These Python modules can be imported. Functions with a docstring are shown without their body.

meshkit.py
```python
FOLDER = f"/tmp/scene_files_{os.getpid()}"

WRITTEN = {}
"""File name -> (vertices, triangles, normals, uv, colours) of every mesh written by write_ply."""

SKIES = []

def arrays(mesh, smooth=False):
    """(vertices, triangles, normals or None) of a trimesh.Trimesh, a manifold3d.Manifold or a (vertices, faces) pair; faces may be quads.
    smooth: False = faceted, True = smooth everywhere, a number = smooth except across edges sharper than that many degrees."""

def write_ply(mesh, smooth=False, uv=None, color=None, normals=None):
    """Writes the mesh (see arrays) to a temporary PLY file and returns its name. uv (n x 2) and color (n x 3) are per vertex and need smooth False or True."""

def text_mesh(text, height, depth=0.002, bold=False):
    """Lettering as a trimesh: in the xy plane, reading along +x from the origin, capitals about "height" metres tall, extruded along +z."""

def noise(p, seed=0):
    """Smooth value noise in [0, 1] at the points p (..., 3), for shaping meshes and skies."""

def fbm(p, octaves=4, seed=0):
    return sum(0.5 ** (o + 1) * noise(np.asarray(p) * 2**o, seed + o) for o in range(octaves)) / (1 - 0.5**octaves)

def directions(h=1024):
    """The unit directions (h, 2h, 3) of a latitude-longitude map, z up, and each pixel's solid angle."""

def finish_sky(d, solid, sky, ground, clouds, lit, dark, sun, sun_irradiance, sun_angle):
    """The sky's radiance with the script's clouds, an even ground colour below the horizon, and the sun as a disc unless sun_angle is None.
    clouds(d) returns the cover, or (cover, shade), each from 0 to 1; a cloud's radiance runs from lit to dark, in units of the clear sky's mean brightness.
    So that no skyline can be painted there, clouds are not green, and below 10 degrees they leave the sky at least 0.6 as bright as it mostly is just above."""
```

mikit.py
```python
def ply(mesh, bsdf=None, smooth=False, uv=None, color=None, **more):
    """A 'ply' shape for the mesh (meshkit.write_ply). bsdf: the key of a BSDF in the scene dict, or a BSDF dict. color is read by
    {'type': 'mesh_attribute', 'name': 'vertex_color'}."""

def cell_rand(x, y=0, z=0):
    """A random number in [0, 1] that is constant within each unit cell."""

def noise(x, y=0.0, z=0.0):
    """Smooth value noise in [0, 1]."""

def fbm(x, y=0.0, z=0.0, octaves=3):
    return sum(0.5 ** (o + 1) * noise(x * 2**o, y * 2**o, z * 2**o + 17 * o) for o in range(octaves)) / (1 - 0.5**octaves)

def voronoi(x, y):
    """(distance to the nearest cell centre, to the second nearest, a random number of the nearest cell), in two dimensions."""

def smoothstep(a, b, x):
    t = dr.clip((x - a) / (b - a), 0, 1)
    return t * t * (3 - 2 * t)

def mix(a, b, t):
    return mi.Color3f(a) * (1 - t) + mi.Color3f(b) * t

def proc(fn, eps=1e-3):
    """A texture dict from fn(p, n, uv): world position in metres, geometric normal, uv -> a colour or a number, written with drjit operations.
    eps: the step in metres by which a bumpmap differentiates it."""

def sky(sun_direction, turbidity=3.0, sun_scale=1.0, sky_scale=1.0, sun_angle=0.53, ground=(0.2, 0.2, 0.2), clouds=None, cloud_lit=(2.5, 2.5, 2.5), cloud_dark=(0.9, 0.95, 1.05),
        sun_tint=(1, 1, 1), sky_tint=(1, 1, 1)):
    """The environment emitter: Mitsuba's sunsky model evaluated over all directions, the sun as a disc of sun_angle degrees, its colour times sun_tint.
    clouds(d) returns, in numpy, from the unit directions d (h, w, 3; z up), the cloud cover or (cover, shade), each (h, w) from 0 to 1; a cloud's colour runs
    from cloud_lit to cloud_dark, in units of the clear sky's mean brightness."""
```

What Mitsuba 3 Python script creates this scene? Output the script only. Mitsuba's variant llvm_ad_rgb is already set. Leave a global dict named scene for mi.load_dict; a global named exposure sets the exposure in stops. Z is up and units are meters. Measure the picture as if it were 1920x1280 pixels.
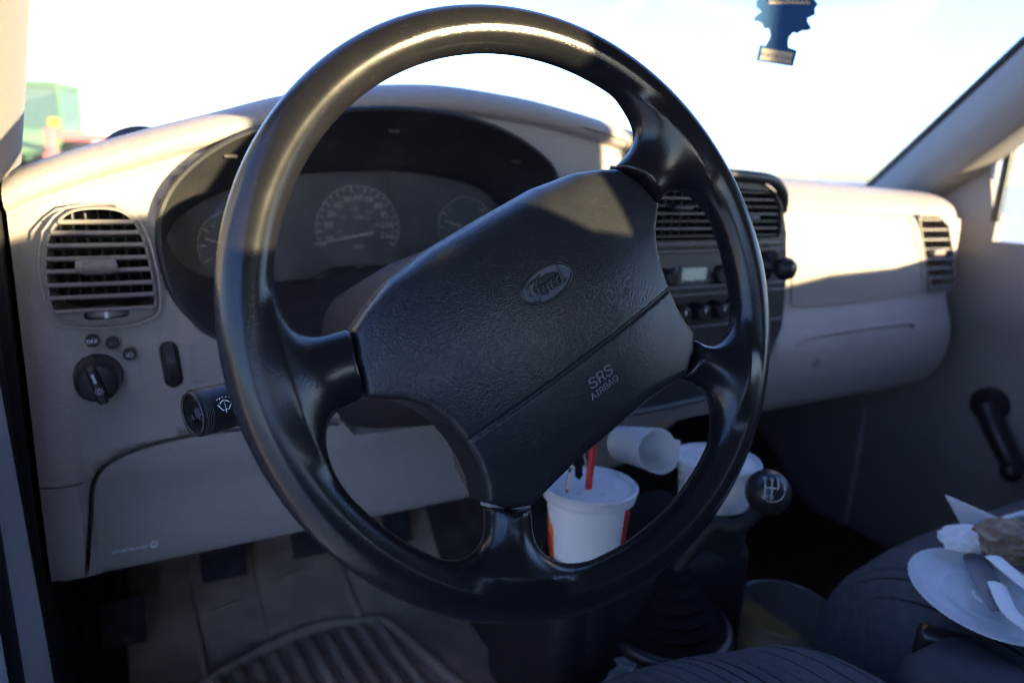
import math, random
import numpy as np, trimesh, drjit as dr, mitsuba as mi, mikit, meshkit
import manifold3d as m3
from shapely.geometry import Polygon, LineString, box as sbox
from shapely import affinity

random.seed(7)
rng = np.random.default_rng(7)
A = np.array
scene, labels = {}, {}

# ------------------------------------------------------------------ camera, light, exposure
# metres; x to the passenger side, y to the front of the truck, z up; the hub of the steering wheel is the origin
EYE = A([-0.224, -0.371, 0.0858])
YAW, PITCH, ROLL = np.radians([28.5, 14.27, 2.295])
FWD = A([math.sin(YAW) * math.cos(PITCH), math.cos(YAW) * math.cos(PITCH), -math.sin(PITCH)])
_r = np.cross(FWD, [0, 0, 1]); _r /= np.linalg.norm(_r); _u = np.cross(_r, FWD)
RIGHT = _r * math.cos(ROLL) + _u * math.sin(ROLL); UP = np.cross(RIGHT, FWD)
FOCAL = 1280.0
T4 = mi.ScalarTransform4f
exposure = 5.15
scene['camera'] = {'type': 'thinlens', 'fov': math.degrees(2 * math.atan(960 / FOCAL)), 'fov_axis': 'x',
                   'aperture_radius': 0.0026, 'focus_distance': 0.455, 'near_clip': 0.01, 'far_clip': 5000.0,
                   'to_world': T4().look_at(origin=EYE.tolist(), target=(EYE + FWD).tolist(), up=UP.tolist())}
SUN = A([.58, -1.0, 0.10])
scene['sky'] = mikit.sky(SUN.tolist(), turbidity=2.4, sun_scale=.9, sun_tint=(1.0, 1.80, 7.6), sky_tint=(.64, .90, 1.80), ground=(0.3, 0.28, 0.25))


def ray(u, v):
    d = FWD + RIGHT * (u - 960) / FOCAL + UP * (640 - v) / FOCAL
    return d / np.linalg.norm(d)
def aty(u, v, y): d = ray(u, v); return EYE + d * (y - EYE[1]) / d[1]
def atx(u, v, x): d = ray(u, v); return EYE + d * (x - EYE[0]) / d[0]
def atz(u, v, z): d = ray(u, v); return EYE + d * (z - EYE[2]) / d[2]


# ------------------------------------------------------------------ helpers
def numbered(key):
    if key not in scene and key not in labels and not any(k.startswith(key + '__') for k in scene):
        return key
    n = 1
    while True:
        k = f'{key}_{n:03d}'
        if k not in scene and k not in labels and not any(q.startswith(k + '__') for q in scene):
            return k
        n += 1
def thing(name, label, cat, group=None):
    k = numbered(name); labels[k] = {'label': label, 'category': cat}
    if group: labels[k]['group'] = group
    return k
def put(key, mesh, bsdf, smooth=35, label=None, kind=None):
    key = numbered(key)
    scene[key] = mikit.ply(mesh, bsdf, smooth=smooth)
    if label or kind:
        labels[key] = {}
        if label: labels[key]['label'] = label
        if kind: labels[key]['kind'] = kind
    return key
def single(name, mesh, bsdf, label, cat, smooth=35, group=None):
    k = numbered(name); scene[k] = mikit.ply(mesh, bsdf, smooth=smooth)
    labels[k] = {'label': label, 'category': cat}
    if group: labels[k]['group'] = group
    return k
def cat_(*ms): return trimesh.util.concatenate(ms)
def hull(pts): return trimesh.convex.convex_hull(np.asarray(pts, float))
def rbox(c, size, r=0.002, rot=None):
    s = trimesh.creation.icosphere(1, r).vertices
    h = np.maximum(A(size) / 2 - r, 1e-5)
    pts = np.vstack([s + h * A(g) for g in np.ndindex(2, 2, 2) for g in [tuple(2 * np.array(g) - 1)]])
    if rot is not None: pts = pts @ np.asarray(rot).T
    return hull(pts + A(c))
def frame(t):
    t = A(t, ) / np.linalg.norm(t)
    a = np.cross(t, [0, 0, 1.0] if abs(t[2]) < .9 else [1.0, 0, 0]); a /= np.linalg.norm(a)
    return a, np.cross(t, a)
def tube(pts, rad, n=16, closed=False, caps=True):
    p = np.asarray(pts, float); m = len(p)
    rad = np.broadcast_to(rad, (m,)).astype(float)
    t = (np.roll(p, -1, 0) - np.roll(p, 1, 0)) if closed else np.gradient(p, axis=0)
    t /= np.linalg.norm(t, axis=1, keepdims=True) + 1e-15
    a = np.empty_like(p); a[0] = frame(t[0])[0]
    for i in range(1, m):
        q = a[i - 1] - t[i] * (a[i - 1] @ t[i]); a[i] = q / (np.linalg.norm(q) + 1e-15)
    b = np.cross(t, a); g = np.arange(n) * 2 * np.pi / n
    v = p[:, None] + rad[:, None, None] * (np.cos(g)[None, :, None] * a[:, None] + np.sin(g)[None, :, None] * b[:, None])
    f = []
    for i in range(m if closed else m - 1):
        k = (i + 1) % m
        for j in range(n):
            l = (j + 1) % n
            f += [[i * n + j, i * n + l, k * n + l], [i * n + j, k * n + l, k * n + j]]
    v = v.reshape(-1, 3)
    if caps and not closed:
        v = np.vstack([v, p[0], p[-1]]); c0, c1 = len(v) - 2, len(v) - 1
        for j in range(n):
            l = (j + 1) % n
            f += [[c0, l, j], [c1, (m - 1) * n + j, (m - 1) * n + l]]
    return trimesh.Trimesh(v, f, process=False)
def spline(pts, per=8, closed=False):
    p = np.asarray(pts, float)
    q = np.vstack([p[-1], p, p[0], p[1]]) if closed else np.vstack([2 * p[0] - p[1], p, 2 * p[-1] - p[-2]])
    out = []
    for i in range(1, len(q) - 2):
        for s in np.arange(per) / per:
            a, b, c, d = q[i - 1:i + 3]
            out.append(.5 * (2 * b + (c - a) * s + (2 * a - 5 * b + 4 * c - d) * s * s + (3 * b - a - 3 * c + d) * s ** 3))
    if not closed: out.append(p[-1])
    return A(out)
def lathe(profile, axis=(0, 0, 1), at=(0, 0, 0), n=48):
    """profile: (radius, height) pairs; turned about the axis."""
    m = trimesh.creation.revolve(np.asarray(profile, float), sections=n)
    a, b = frame(axis); t = A(axis) / np.linalg.norm(axis)
    M = np.eye(4); M[:3, 0], M[:3, 1], M[:3, 2], M[:3, 3] = np.cross(b, t) * 1.0, b, t, at
    if np.linalg.det(M[:3, :3]) < 0: M[:3, 0] *= -1
    m.apply_transform(M)
    return m
def extrude_y(poly, y0, y1):
    """a shapely polygon in (x, z), extruded from y0 to y1"""
    m = trimesh.creation.extrude_polygon(poly, y1 - y0, engine='earcut')
    v = m.vertices.copy()
    m.vertices = np.stack([v[:, 0], y0 + v[:, 2], v[:, 1]], -1); m.invert()
    return m
def extrude_x(poly, x0, x1):
    """a polygon in (y, z), extruded from x0 to x1"""
    m = trimesh.creation.extrude_polygon(poly, x1 - x0, engine='earcut')
    v = m.vertices.copy(); m.vertices = np.stack([x0 + v[:, 2], v[:, 0], v[:, 1]], -1)
    return m
def place(mesh, o, ex, ey, ez):
    m = mesh.copy(); v = m.vertices
    m.vertices = A(o) + v[:, :1] * A(ex) + v[:, 1:2] * A(ey) + v[:, 2:3] * A(ez)
    if np.linalg.det(np.stack([ex, ey, ez])) < 0: m.invert()
    return m
def text_at(s, h, o, ex, ey, depth=0.0006, bold=False, spread=1.0):
    m = meshkit.text_mesh(s, h, depth, bold)
    m.vertices -= A([*(m.bounds.mean(0)[:2]), 0])
    m.vertices[:, 0] *= spread
    ex, ey = A(ex, float), A(ey, float)
    return place(m, o, ex, ey, np.cross(ex, ey))
def mani(m):
    m = m.copy(); m.merge_vertices()
    return m3.Manifold(m3.Mesh(np.asarray(m.vertices, np.float32), np.asarray(m.faces, np.uint32)))
def tri(m):
    q = m.to_mesh(); return trimesh.Trimesh(np.asarray(q.vert_properties)[:, :3], np.asarray(q.tri_verts), process=False)
def rpoly(pts, r, per=None):
    p = Polygon(pts)
    return p.buffer(-r).buffer(r * 2, quad_segs=8).buffer(-r, quad_segs=8)
def sheet(P):
    """grid of points (n, m, 3) -> mesh"""
    n, m = P.shape[:2]; i, j = np.meshgrid(np.arange(n - 1), np.arange(m - 1), indexing='ij')
    q = np.stack([i * m + j, (i + 1) * m + j, (i + 1) * m + j + 1, i * m + j + 1], -1).reshape(-1, 4)
    return trimesh.Trimesh(P.reshape(-1, 3), np.vstack([q[:, [0, 1, 2]], q[:, [0, 2, 3]]]), process=False)
def slab(P, th):
    """sheet given a thickness against its normals"""
    n, m = P.shape[:2]
    du, dv = np.gradient(P, axis=0), np.gradient(P, axis=1)
    nn = np.cross(du, dv); nn /= np.linalg.norm(nn, axis=2, keepdims=True) + 1e-12
    Q = P - nn * th
    top, bot = sheet(P), sheet(Q); bot.invert()
    ring = np.vstack([np.stack([P[:, 0], Q[:, 0]], 1), np.stack([P[-1, 1:], Q[-1, 1:]], 1), np.stack([P[-2::-1, -1], Q[-2::-1, -1]], 1), np.stack([P[0, -2::-1], Q[0, -2::-1]], 1)])
    side = sheet(ring)
    return cat_(top, bot, side)
def smin(a, b, k):
    h = np.maximum(k - np.abs(a - b), 0) / k; return np.minimum(a, b) - h * h * k * .25
def smax(a, b, k): return -smin(-a, -b, k)
def poly_sdf(x, y, P):
    P = np.asarray(P, float); Q = np.roll(P, -1, 0)
    x, y = np.broadcast_arrays(x, y); d = np.full(x.shape, 1e9); s = np.ones(x.shape)
    for (ax, ay), (bx, by) in zip(P, Q):
        ex, ey, wx, wy = bx - ax, by - ay, x - ax, y - ay
        t = np.clip((wx * ex + wy * ey) / (ex * ex + ey * ey + 1e-18), 0, 1)
        d = np.minimum(d, (wx - ex * t) ** 2 + (wy - ey * t) ** 2)
        c1, c2, c3 = y >= ay, y < by, ex * wy > ey * wx
        s = np.where((c1 & c2 & c3) | (~c1 & ~c2 & ~c3), -s, s)
    return s * np.sqrt(d)
def surf(f, lo, hi, h, newton=2):
    """surface nets of f = 0 (negative inside)"""
    lo, hi = A(lo, float), A(hi, float); n = np.ceil((hi - lo) / h).astype(int) + 1
    ax = [lo[i] + h * np.arange(n[i]) for i in range(3)]
    F = np.asarray(np.broadcast_to(f(ax[0][:, None, None], ax[1][None, :, None], ax[2][None, None, :]), n)).astype(np.float32)
    S = F < 0
    c = np.zeros(n - 1, int)
    for o in np.ndindex(2, 2, 2): c += S[o[0]:n[0] - 1 + o[0], o[1]:n[1] - 1 + o[1], o[2]:n[2] - 1 + o[2]]
    cell = np.argwhere((c > 0) & (c < 8)); idx = -np.ones(n - 1, int); idx[tuple(cell.T)] = np.arange(len(cell))
    acc, cnt = np.zeros((len(cell), 3)), np.zeros(len(cell))
    for a in range(3):
        b, e = [k for k in range(3) if k != a]
        for o in np.ndindex(2, 2):
            p = cell.copy(); p[:, b] += o[0]; p[:, e] += o[1]; q = p.copy(); q[:, a] += 1
            fa, fb = F[tuple(p.T)], F[tuple(q.T)]; m = (fa < 0) != (fb < 0)
            t = np.where(m, fa / np.where(m, fa - fb, 1), 0)
            x = p.astype(float); x[:, a] += t
            acc[m] += x[m]; cnt[m] += 1
    V = lo + h * acc / cnt[:, None]
    for _ in range(newton):
        e = h * .1; f0 = f(*V.T)
        g = np.stack([(f(*(V + e * np.eye(3)[i]).T) - f(*(V - e * np.eye(3)[i]).T)) / (2 * e) for i in range(3)], -1)
        st = -f0[:, None] * g / np.maximum((g * g).sum(1, keepdims=True), .05)
        V = V + np.clip(st, -h * .7, h * .7)
    faces = []
    for a in range(3):
        b, e = (a + 1) % 3, (a + 2) % 3
        s0 = [slice(None)] * 3; s1 = [slice(None)] * 3; s0[a] = slice(0, -1); s1[a] = slice(1, None)
        ed = np.argwhere(S[tuple(s0)] != S[tuple(s1)])
        ok = (ed[:, b] > 0) & (ed[:, e] > 0) & (ed[:, b] < n[b] - 1) & (ed[:, e] < n[e] - 1); ed = ed[ok]
        ins = S[tuple(ed.T)]
        def at(db, de):
            q = ed.copy(); q[:, b] += db; q[:, e] += de; return idx[tuple(q.T)]
        q = np.stack([at(-1, -1), at(0, -1), at(0, 0), at(-1, 0)], -1)
        q[~ins] = q[~ins][:, ::-1]
        faces.append(q)
    q = np.vstack(faces)
    return trimesh.Trimesh(V, np.vstack([q[:, [0, 1, 2]], q[:, [0, 2, 3]]]), process=False)


# ------------------------------------------------------------------ materials
def princ(rgb, rough, **k):
    c = rgb if isinstance(rgb, dict) else {'type': 'rgb', 'value': list(rgb)}
    return {'type': 'principled', 'base_color': c, 'roughness': rough, **k}
def two(b): return {'type': 'twosided', 'b': b}
def bump(b, fn, scale, eps): return {'type': 'bumpmap', 'arbitrary': mikit.proc(fn, eps=eps), 'scale': scale, 'b': b}
N, FB, SS = mikit.noise, mikit.fbm, mikit.smoothstep

def leather(p, n, uv):           # short wavy wrinkles, about 2 mm apart
    w = FB(p.x * 90, p.y * 90, p.z * 90, 2) * 5.0
    a = N(p.x * 760 + w, p.y * 760 - w, p.z * 760 + w)
    b = N(p.x * 1400 - w, p.y * 1400 + w, p.z * 1400 + 7)
    r1 = 1 - dr.abs(2 * a - 1) * 2.2
    r2 = 1 - dr.abs(2 * b - 1) * 2.0
    worn = SS(0.25, 0.6, FB(p.x * 25 + 3, p.y * 25, p.z * 25, 2))
    return (dr.maximum(r1, 0) * 0.8 + dr.maximum(r2, 0) * 0.35) * (0.45 + 0.55 * worn)
def grain(p, n, uv):             # fine pebble of moulded dash plastic
    return N(p.x * 900, p.y * 900, p.z * 900) * 0.6 + N(p.x * 420, p.y * 420, p.z * 420) * 0.5
def rim_grain(p, n, uv):
    return N(p.x * 1100, p.y * 1100, p.z * 1100) * SS(0.35, 0.6, FB(p.x * 16, p.y * 16, p.z * 16 + 5, 2))
def fabric(p, n, uv):
    return 0.5 + 0.25 * dr.sin(p.x * 3200) * dr.sin(p.y * 3200) + 0.4 * N(p.x * 700, p.y * 700, p.z * 700)

def dusty(base, dust, amount, freq=30.0, specks=0.0, seed=0.0):
    def fn(p, n, uv):
        q = FB(p.x * freq + seed, p.y * freq, p.z * freq, 4)
        c = mikit.mix(base, dust, SS(0.35, 0.85, q) * amount) * (0.88 + 0.24 * N(p.x * 800, p.y * 800, p.z * 800))
        return mikit.mix(c, (.30, .28, .26), SS(0.92, 0.965, N(p.x * 620 + 31, p.y * 620, p.z * 620)) * specks) if specks else c
    return mikit.proc(fn)
def rim_rough(p, n, uv): return 0.19 + 0.09 * FB(p.x * 60, p.y * 60, p.z * 60 + 9, 3)

M = {}
def mat(name, b):
    if b['type'] in ('principled', 'bumpmap'): b = two(b)
    scene[name] = b; M[name] = name; return name
mat('black_rim', bump(princ(dusty((.009, .009, .011), (.016, .015, .015), .5, 40, .10), mikit.proc(rim_rough), specular=.5), rim_grain, 0.00005, .0003))
mat('black_leather', bump(princ(dusty((.016, .017, .020), (.024, .024, .026), .5, 70, .12), 0.30, specular=.45), leather, 0.00012, .0002))
mat('badge', princ((.085, .09, .10), .28, specular=.6))  # base lightened to stand in for the reflection on the disc
mat('jamb_gray', princ((.40, .38, .40), .5))
mat('worn_letter', princ((.13, .13, .135), .45))
mat('black_smooth', princ((.018, .018, .02), .35, specular=.5))
mat('black_matte', princ((.012, .012, .013), .7))
mat('hub_shell', princ(dusty((.03, .028, .028), (.10, .085, .075), .8, 50), .55))
mat('dash_gray', bump(princ(dusty((.340, .300, .278), (.285, .252, .235), .7, 9), .5, specular=.4), grain, .00006, .0003))
mat('trim_gray', bump(princ((.235, .212, .205), .5, specular=.4), grain, .00005, .0003))
mat('graphite', bump(princ((.032, .033, .037), .42, specular=.45), grain, .00004, .0003))
mat('graphite_bar', princ((.085, .09, .10), .35, specular=.5))
mat('slat_gray', princ(dusty((.185, .168, .16), (.225, .20, .188), .6, 120), .5))
mat('binnacle_black', princ(dusty((.022, .022, .026), (.045, .043, .042), .5, 25), .55, specular=.35))
mat('gauge_face', princ(dusty((.075, .073, .07), (.115, .11, .102), .9, 26), .7))
mat('dial_face', princ(dusty((.095, .095, .093), (.13, .126, .12), .8, 30), .7))
mat('gauge_print', princ((.42, .385, .35), .6))
mat('dark_print', princ((.13, .12, .12), .6))
mat('white_print', princ((.72, .73, .75), .5))
mat('lens', {'type': 'thindielectric', 'int_ior': 1.45})
mat('glass', {'type': 'thindielectric', 'int_ior': 1.3})
mat('headliner', two(princ((.14, .135, .133), .9)))
mat('windshield_glass', {'type': 'blendbsdf', 'weight': .05, 'a': {'type': 'thindielectric', 'int_ior': 1.3}, 'b': two({'type': 'diffuse', 'reflectance': {'type': 'rgb', 'value': [.8, .8, .8]}})})
mat('shroud_gray', princ((.042, .038, .039), .6, specular=.3))
mat('pillar_trim', bump(princ((.21, .198, .19), .6), grain, .00005, .0003))
mat('body_paint', princ((.55, .57, .62), .25, clearcoat=.8))
mat('pedal_rubber', princ(dusty((.016, .016, .020), (.05, .045, .042), .8, 60), .7))
mat('boot_rubber', princ((.007, .007, .008), .9, specular=.2))
mat('seal_rubber', princ((.012, .012, .013), .6))
mat('carpet', bump(princ(dusty((.040, .035, .031), (.085, .07, .057), .8, 40), .95), fabric, .0008, .0005))
mat('rubber_mat', princ(dusty((.27, .205, .155), (.47, .36, .26), .9, 18), .75))
def stripe(p, n, uv):
    f = p.x / .0140; f = dr.abs(f - dr.floor(f) - 0.5)
    q = FB(p.x * 160, p.y * 160, p.z * 160, 3)
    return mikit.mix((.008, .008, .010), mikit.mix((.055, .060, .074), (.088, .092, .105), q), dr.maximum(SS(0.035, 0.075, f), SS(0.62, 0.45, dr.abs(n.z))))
mat('seat_fabric', two(bump(princ(mikit.proc(stripe), .95, sheen=.4), fabric, .0004, .0003)))
mat('seat_vinyl', bump(princ((.038, .042, .052), .7, sheen=.3), fabric, .0002, .0003))
mat('white_cup', princ((.80, .79, .79), .45))
mat('cup_lid', princ((.66, .66, .68), .35, spec_trans=0.0))
mat('red_straw', princ((.62, .03, .03), .35))
mat('orange_print', princ((.85, .20, .03), .5))
mat('red_print', princ((.60, .04, .03), .5))
mat('paper', two(princ((.76, .75, .75), .8)))
mat('brass', {'type': 'roughconductor', 'material': 'Cu', 'alpha': .3})
mat('steel', {'type': 'roughconductor', 'material': 'Cr', 'alpha': .25})
mat('tree_blue', princ((.010, .085, .235), .6))
mat('tree_cream', princ((.70, .54, .38), .7))
mat('radio_face', princ((.08, .083, .09), .4))
mat('display', princ((.66, .72, .58), .3))
mat('clear_glass', {'type': 'blendbsdf', 'weight': .16, 'a': {'type': 'thindielectric', 'int_ior': 1.8}, 'b': two(princ((.6, .62, .66), .2, specular=.8))})
mat('yellow', princ((.55, .42, .03), .6))
mat('film', {'type': 'blendbsdf', 'weight': .35, 'a': {'type': 'thindielectric', 'int_ior': 1.45}, 'b': two(princ((.7, .72, .76), .3))})
mat('plate', princ((.54, .55, .58), .4))
mat('brown', two(princ(dusty((.16, .10, .055), (.35, .27, .18), .9, 90), .6)))
mat('gray_wrap', two(princ((.16, .16, .19), .5)))
mat('lot', princ(dusty((.46, .45, .43), (.38, .37, .355), .8, .6), .95))
mat('tractor_green', princ((.10, .20, .11), .6))
mat('tractor_yellow', princ((.75, .52, .04), .4))
mat('tractor_red', princ((.50, .10, .10), .4))
mat('tyre', princ((.02, .02, .02), .8))
mat('cab_glass', princ((.09, .15, .14), .35, specular=.3))

# ------------------------------------------------------------------ ground
g = trimesh.creation.cylinder(1500, .2, sections=64); g.apply_translation([0, 0, -1.25])
scene['ground'] = mikit.ply(g, 'lot'); labels['ground'] = {'label': 'pale gravel lot outside the truck', 'kind': 'structure'}

# ------------------------------------------------------------------ steering wheel
TILT, TURN = math.radians(18.63), math.radians(26.5)
WU, WV, WW = A([1., 0, 0]), A([0, math.sin(TILT), math.cos(TILT)]), A([0, -math.cos(TILT), math.sin(TILT)])
SX = WU * math.cos(TURN) + WV * math.sin(TURN); SY = -WU * math.sin(TURN) + WV * math.cos(TURN)
def wheel(m): return place(m, (0, 0, 0), SX, SY, WW)
HALF = [(.0, .0695), (.045, .069), (.078, .064), (.100, .056), (.113, .050), (.1215, .036), (.1275, .0135), (.121, .0085), (.110, .0005), (.1015, -.011),
        (.096, -.025), (.0935, -.041), (.0935, -.055), (.0955, -.068), (.1005, -.0805), (.091, -.0925), (.0765, -.1005), (.060, -.0985), (.035, -.0965), (.0, -.096)]
OUT = A(HALF + [(-x, y) for x, y in HALF[-2:0:-1]])
def top_w(x, y): return .0165 - .0155 * (x / .12) ** 2 - .010 * np.maximum(-y / .1, 0) ** 2 - .010 * np.maximum((y - .012) / .058, 0) ** 2 - .075 * (.5 * (y + .002) + .5 * np.sqrt((y + .002) ** 2 + .006 ** 2) - .0025)
def airbag_f(x, y, w):
    d2 = poly_sdf(x, y, OUT)
    t = w - top_w(x, y)
    kk = .005 + .017 * np.exp(-(x / .082) ** 4) * np.clip((y + .02) / .06, 0, 1) + .008 * np.exp(-(x / .06) ** 4) * np.clip((-.05 - y) / .03, 0, 1)
    f = smax(smax(d2, t, kk), -.034 - w, .006)
    gr = np.sqrt((y + .0405 - .0008) ** 2 + (t - .0002) ** 2) - .0014
    return smax(f, -gr, .0006)
RIM_R, RIM_T = .1815, .0143
SPOKES = [(( .1175, .032), (.1765, .046), .0205, .030), ((-.1175, .032), (-.1765, .046), .0205, .030),
          (( .0855, -.0895), (.1190, -.1365), .0150, .026), ((-.0855, -.0895), (-.1190, -.1365), .0150, .026)]
def rim_f(x, y, w):
    r = np.sqrt(x * x + y * y)
    f = np.sqrt((r - RIM_R) ** 2 + (w * .97) ** 2) - RIM_T
    g = np.full(np.broadcast(x, y, w).shape, 1e3) if np.ndim(f) else 1e3
    for (ax, ay), (bx, by), h0, h1 in SPOKES:
        L = math.hypot(bx - ax, by - ay); ux, uy = (bx - ax) / L, (by - ay) / L
        s = (x - ax) * ux + (y - ay) * uy; q = -(x - ax) * uy + (y - ay) * ux
        t = np.clip(s / L, 0, 1.0)
        hw = h0 + (h1 - h0) * np.clip(t, 0, 1) ** 3
        ht = .0160 - .005 * t
        wc = -.0115 + .0100 * t
        e = np.sqrt((q / hw) ** 2 + ((w - wc) / ht) ** 2 + 1e-9)
        d = (e - 1) * np.minimum(hw, ht)
        d = smax(smax(d, s - L, .004), -.012 - s, .004)
        g = np.minimum(g, d)
    k = .001 + .029 * np.clip((RIM_R + .002 - r) / .016, 0, 1)
    f = smin(f, smax(g, r - RIM_R, .004), k)
    d2 = poly_sdf(x, y, OUT)
    return smax(f, .0016 - d2, .002)          # the spokes end a hair short of the cover
st = thing('steering_wheel', 'black four-spoke steering wheel turned to the left, filling the middle of the view', 'steering wheel')
put(st + '__rim', wheel(surf(rim_f, (-.2, -.2, -.034), (.2, .2, .02), .0021)), 'black_rim', True)
pad = surf(airbag_f, (-.131, -.104, -.037), (.131, .073, .021), .00125)
pad = pad.subdivide(face_index=np.nonzero(pad.triangles_center[:, 2] > -.006)[0]); pad.merge_vertices()
def wrinkle(v):
    q = v * 1000.0
    a = meshkit.fbm(q / 9.0, 2, 5) * 5.0
    w = np.stack([q[:, 0] + 2.2 * np.sin(a * 3.1), q[:, 1] + 2.2 * np.cos(a * 3.1), q[:, 2]], -1)
    r1 = 1 - np.abs(2 * meshkit.noise(w * A([.60, .78, .3]), 3) - 1) * 2.0
    r2 = 1 - np.abs(2 * meshkit.noise(w * A([.95, .70, .3]), 8) - 1) * 2.4
    keep = .7 + .3 * np.clip((meshkit.fbm(q / 40.0, 3, 12) - .3) / .3, 0, 1)
    return (np.maximum(r1, 0) * .7 + np.maximum(r2, 0) * .4) * keep
V_ = pad.vertices.copy(); nn_ = pad.vertex_normals
ins = np.clip(-poly_sdf(V_[:, 0], V_[:, 1], OUT) / .006, 0, 1) * (V_[:, 2] > -.008) * np.clip(np.abs(V_[:, 1] + .0405) / .002 - .6, 0, 1)
oval = np.clip((((V_[:, 0] - .0012) / .0212) ** 2 + ((V_[:, 1] - .0135) / .0108) ** 2 - 1) * 3, 0, 1)
pad.vertices = V_ + nn_ * (0.00013 * wrinkle(V_) * ins * oval)[:, None]
put(st + '__airbag_cover', wheel(pad), 'black_leather', True, 'grained black airbag cover with a moulded seam across it')
def shell_f(x, y, w):
    sc = 1 - .16 * np.clip((-.03 - w) / .05, 0, 1)
    d2 = poly_sdf(x / sc, y / sc, OUT * .985) * .9
    return smax(smax(d2, w + .031, .003), -.074 - w, .01)
put(st + '__hub_shell', wheel(surf(shell_f, (-.131, -.104, -.078), (.131, .073, -.028), .0022, 1)), 'hub_shell', True, 'dusty hub shell behind the airbag cover')
def on_pad(pts, up=0.0):
    p = np.asarray(pts, float); return np.stack([p[:, 0], p[:, 1], top_w(p[:, 0], p[:, 1]) + up], -1)
def pad_mesh(m, up):
    v = m.vertices.copy(); v[:, 2] += top_w(v[:, 0], v[:, 1]) + up; m = m.copy(); m.vertices = v; return m
# oval badge
EC, EA, EB = (.0012, .0135), .0200, .0098
th = np.linspace(0, 2 * np.pi, 72, endpoint=False)
el = np.stack([EC[0] + EA * np.cos(th), EC[1] + EB * np.sin(th)], -1)
rr = np.linspace(0, 1, 9)
G = np.stack([EC[0] + EA * rr[:, None] * np.cos(np.r_[th, th[:1]])[None], EC[1] + EB * rr[:, None] * np.sin(np.r_[th, th[:1]])[None]], -1)
G = np.concatenate([G, (top_w(G[..., 0], G[..., 1]) + .0004 - .0006 * (1 - rr[:, None] ** 2))[..., None]], -1)
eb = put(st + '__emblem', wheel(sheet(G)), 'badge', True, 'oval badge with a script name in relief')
put(eb + '__border', wheel(tube(on_pad(el, .0004), .00085, 10, closed=True)), 'black_smooth', True)
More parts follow.
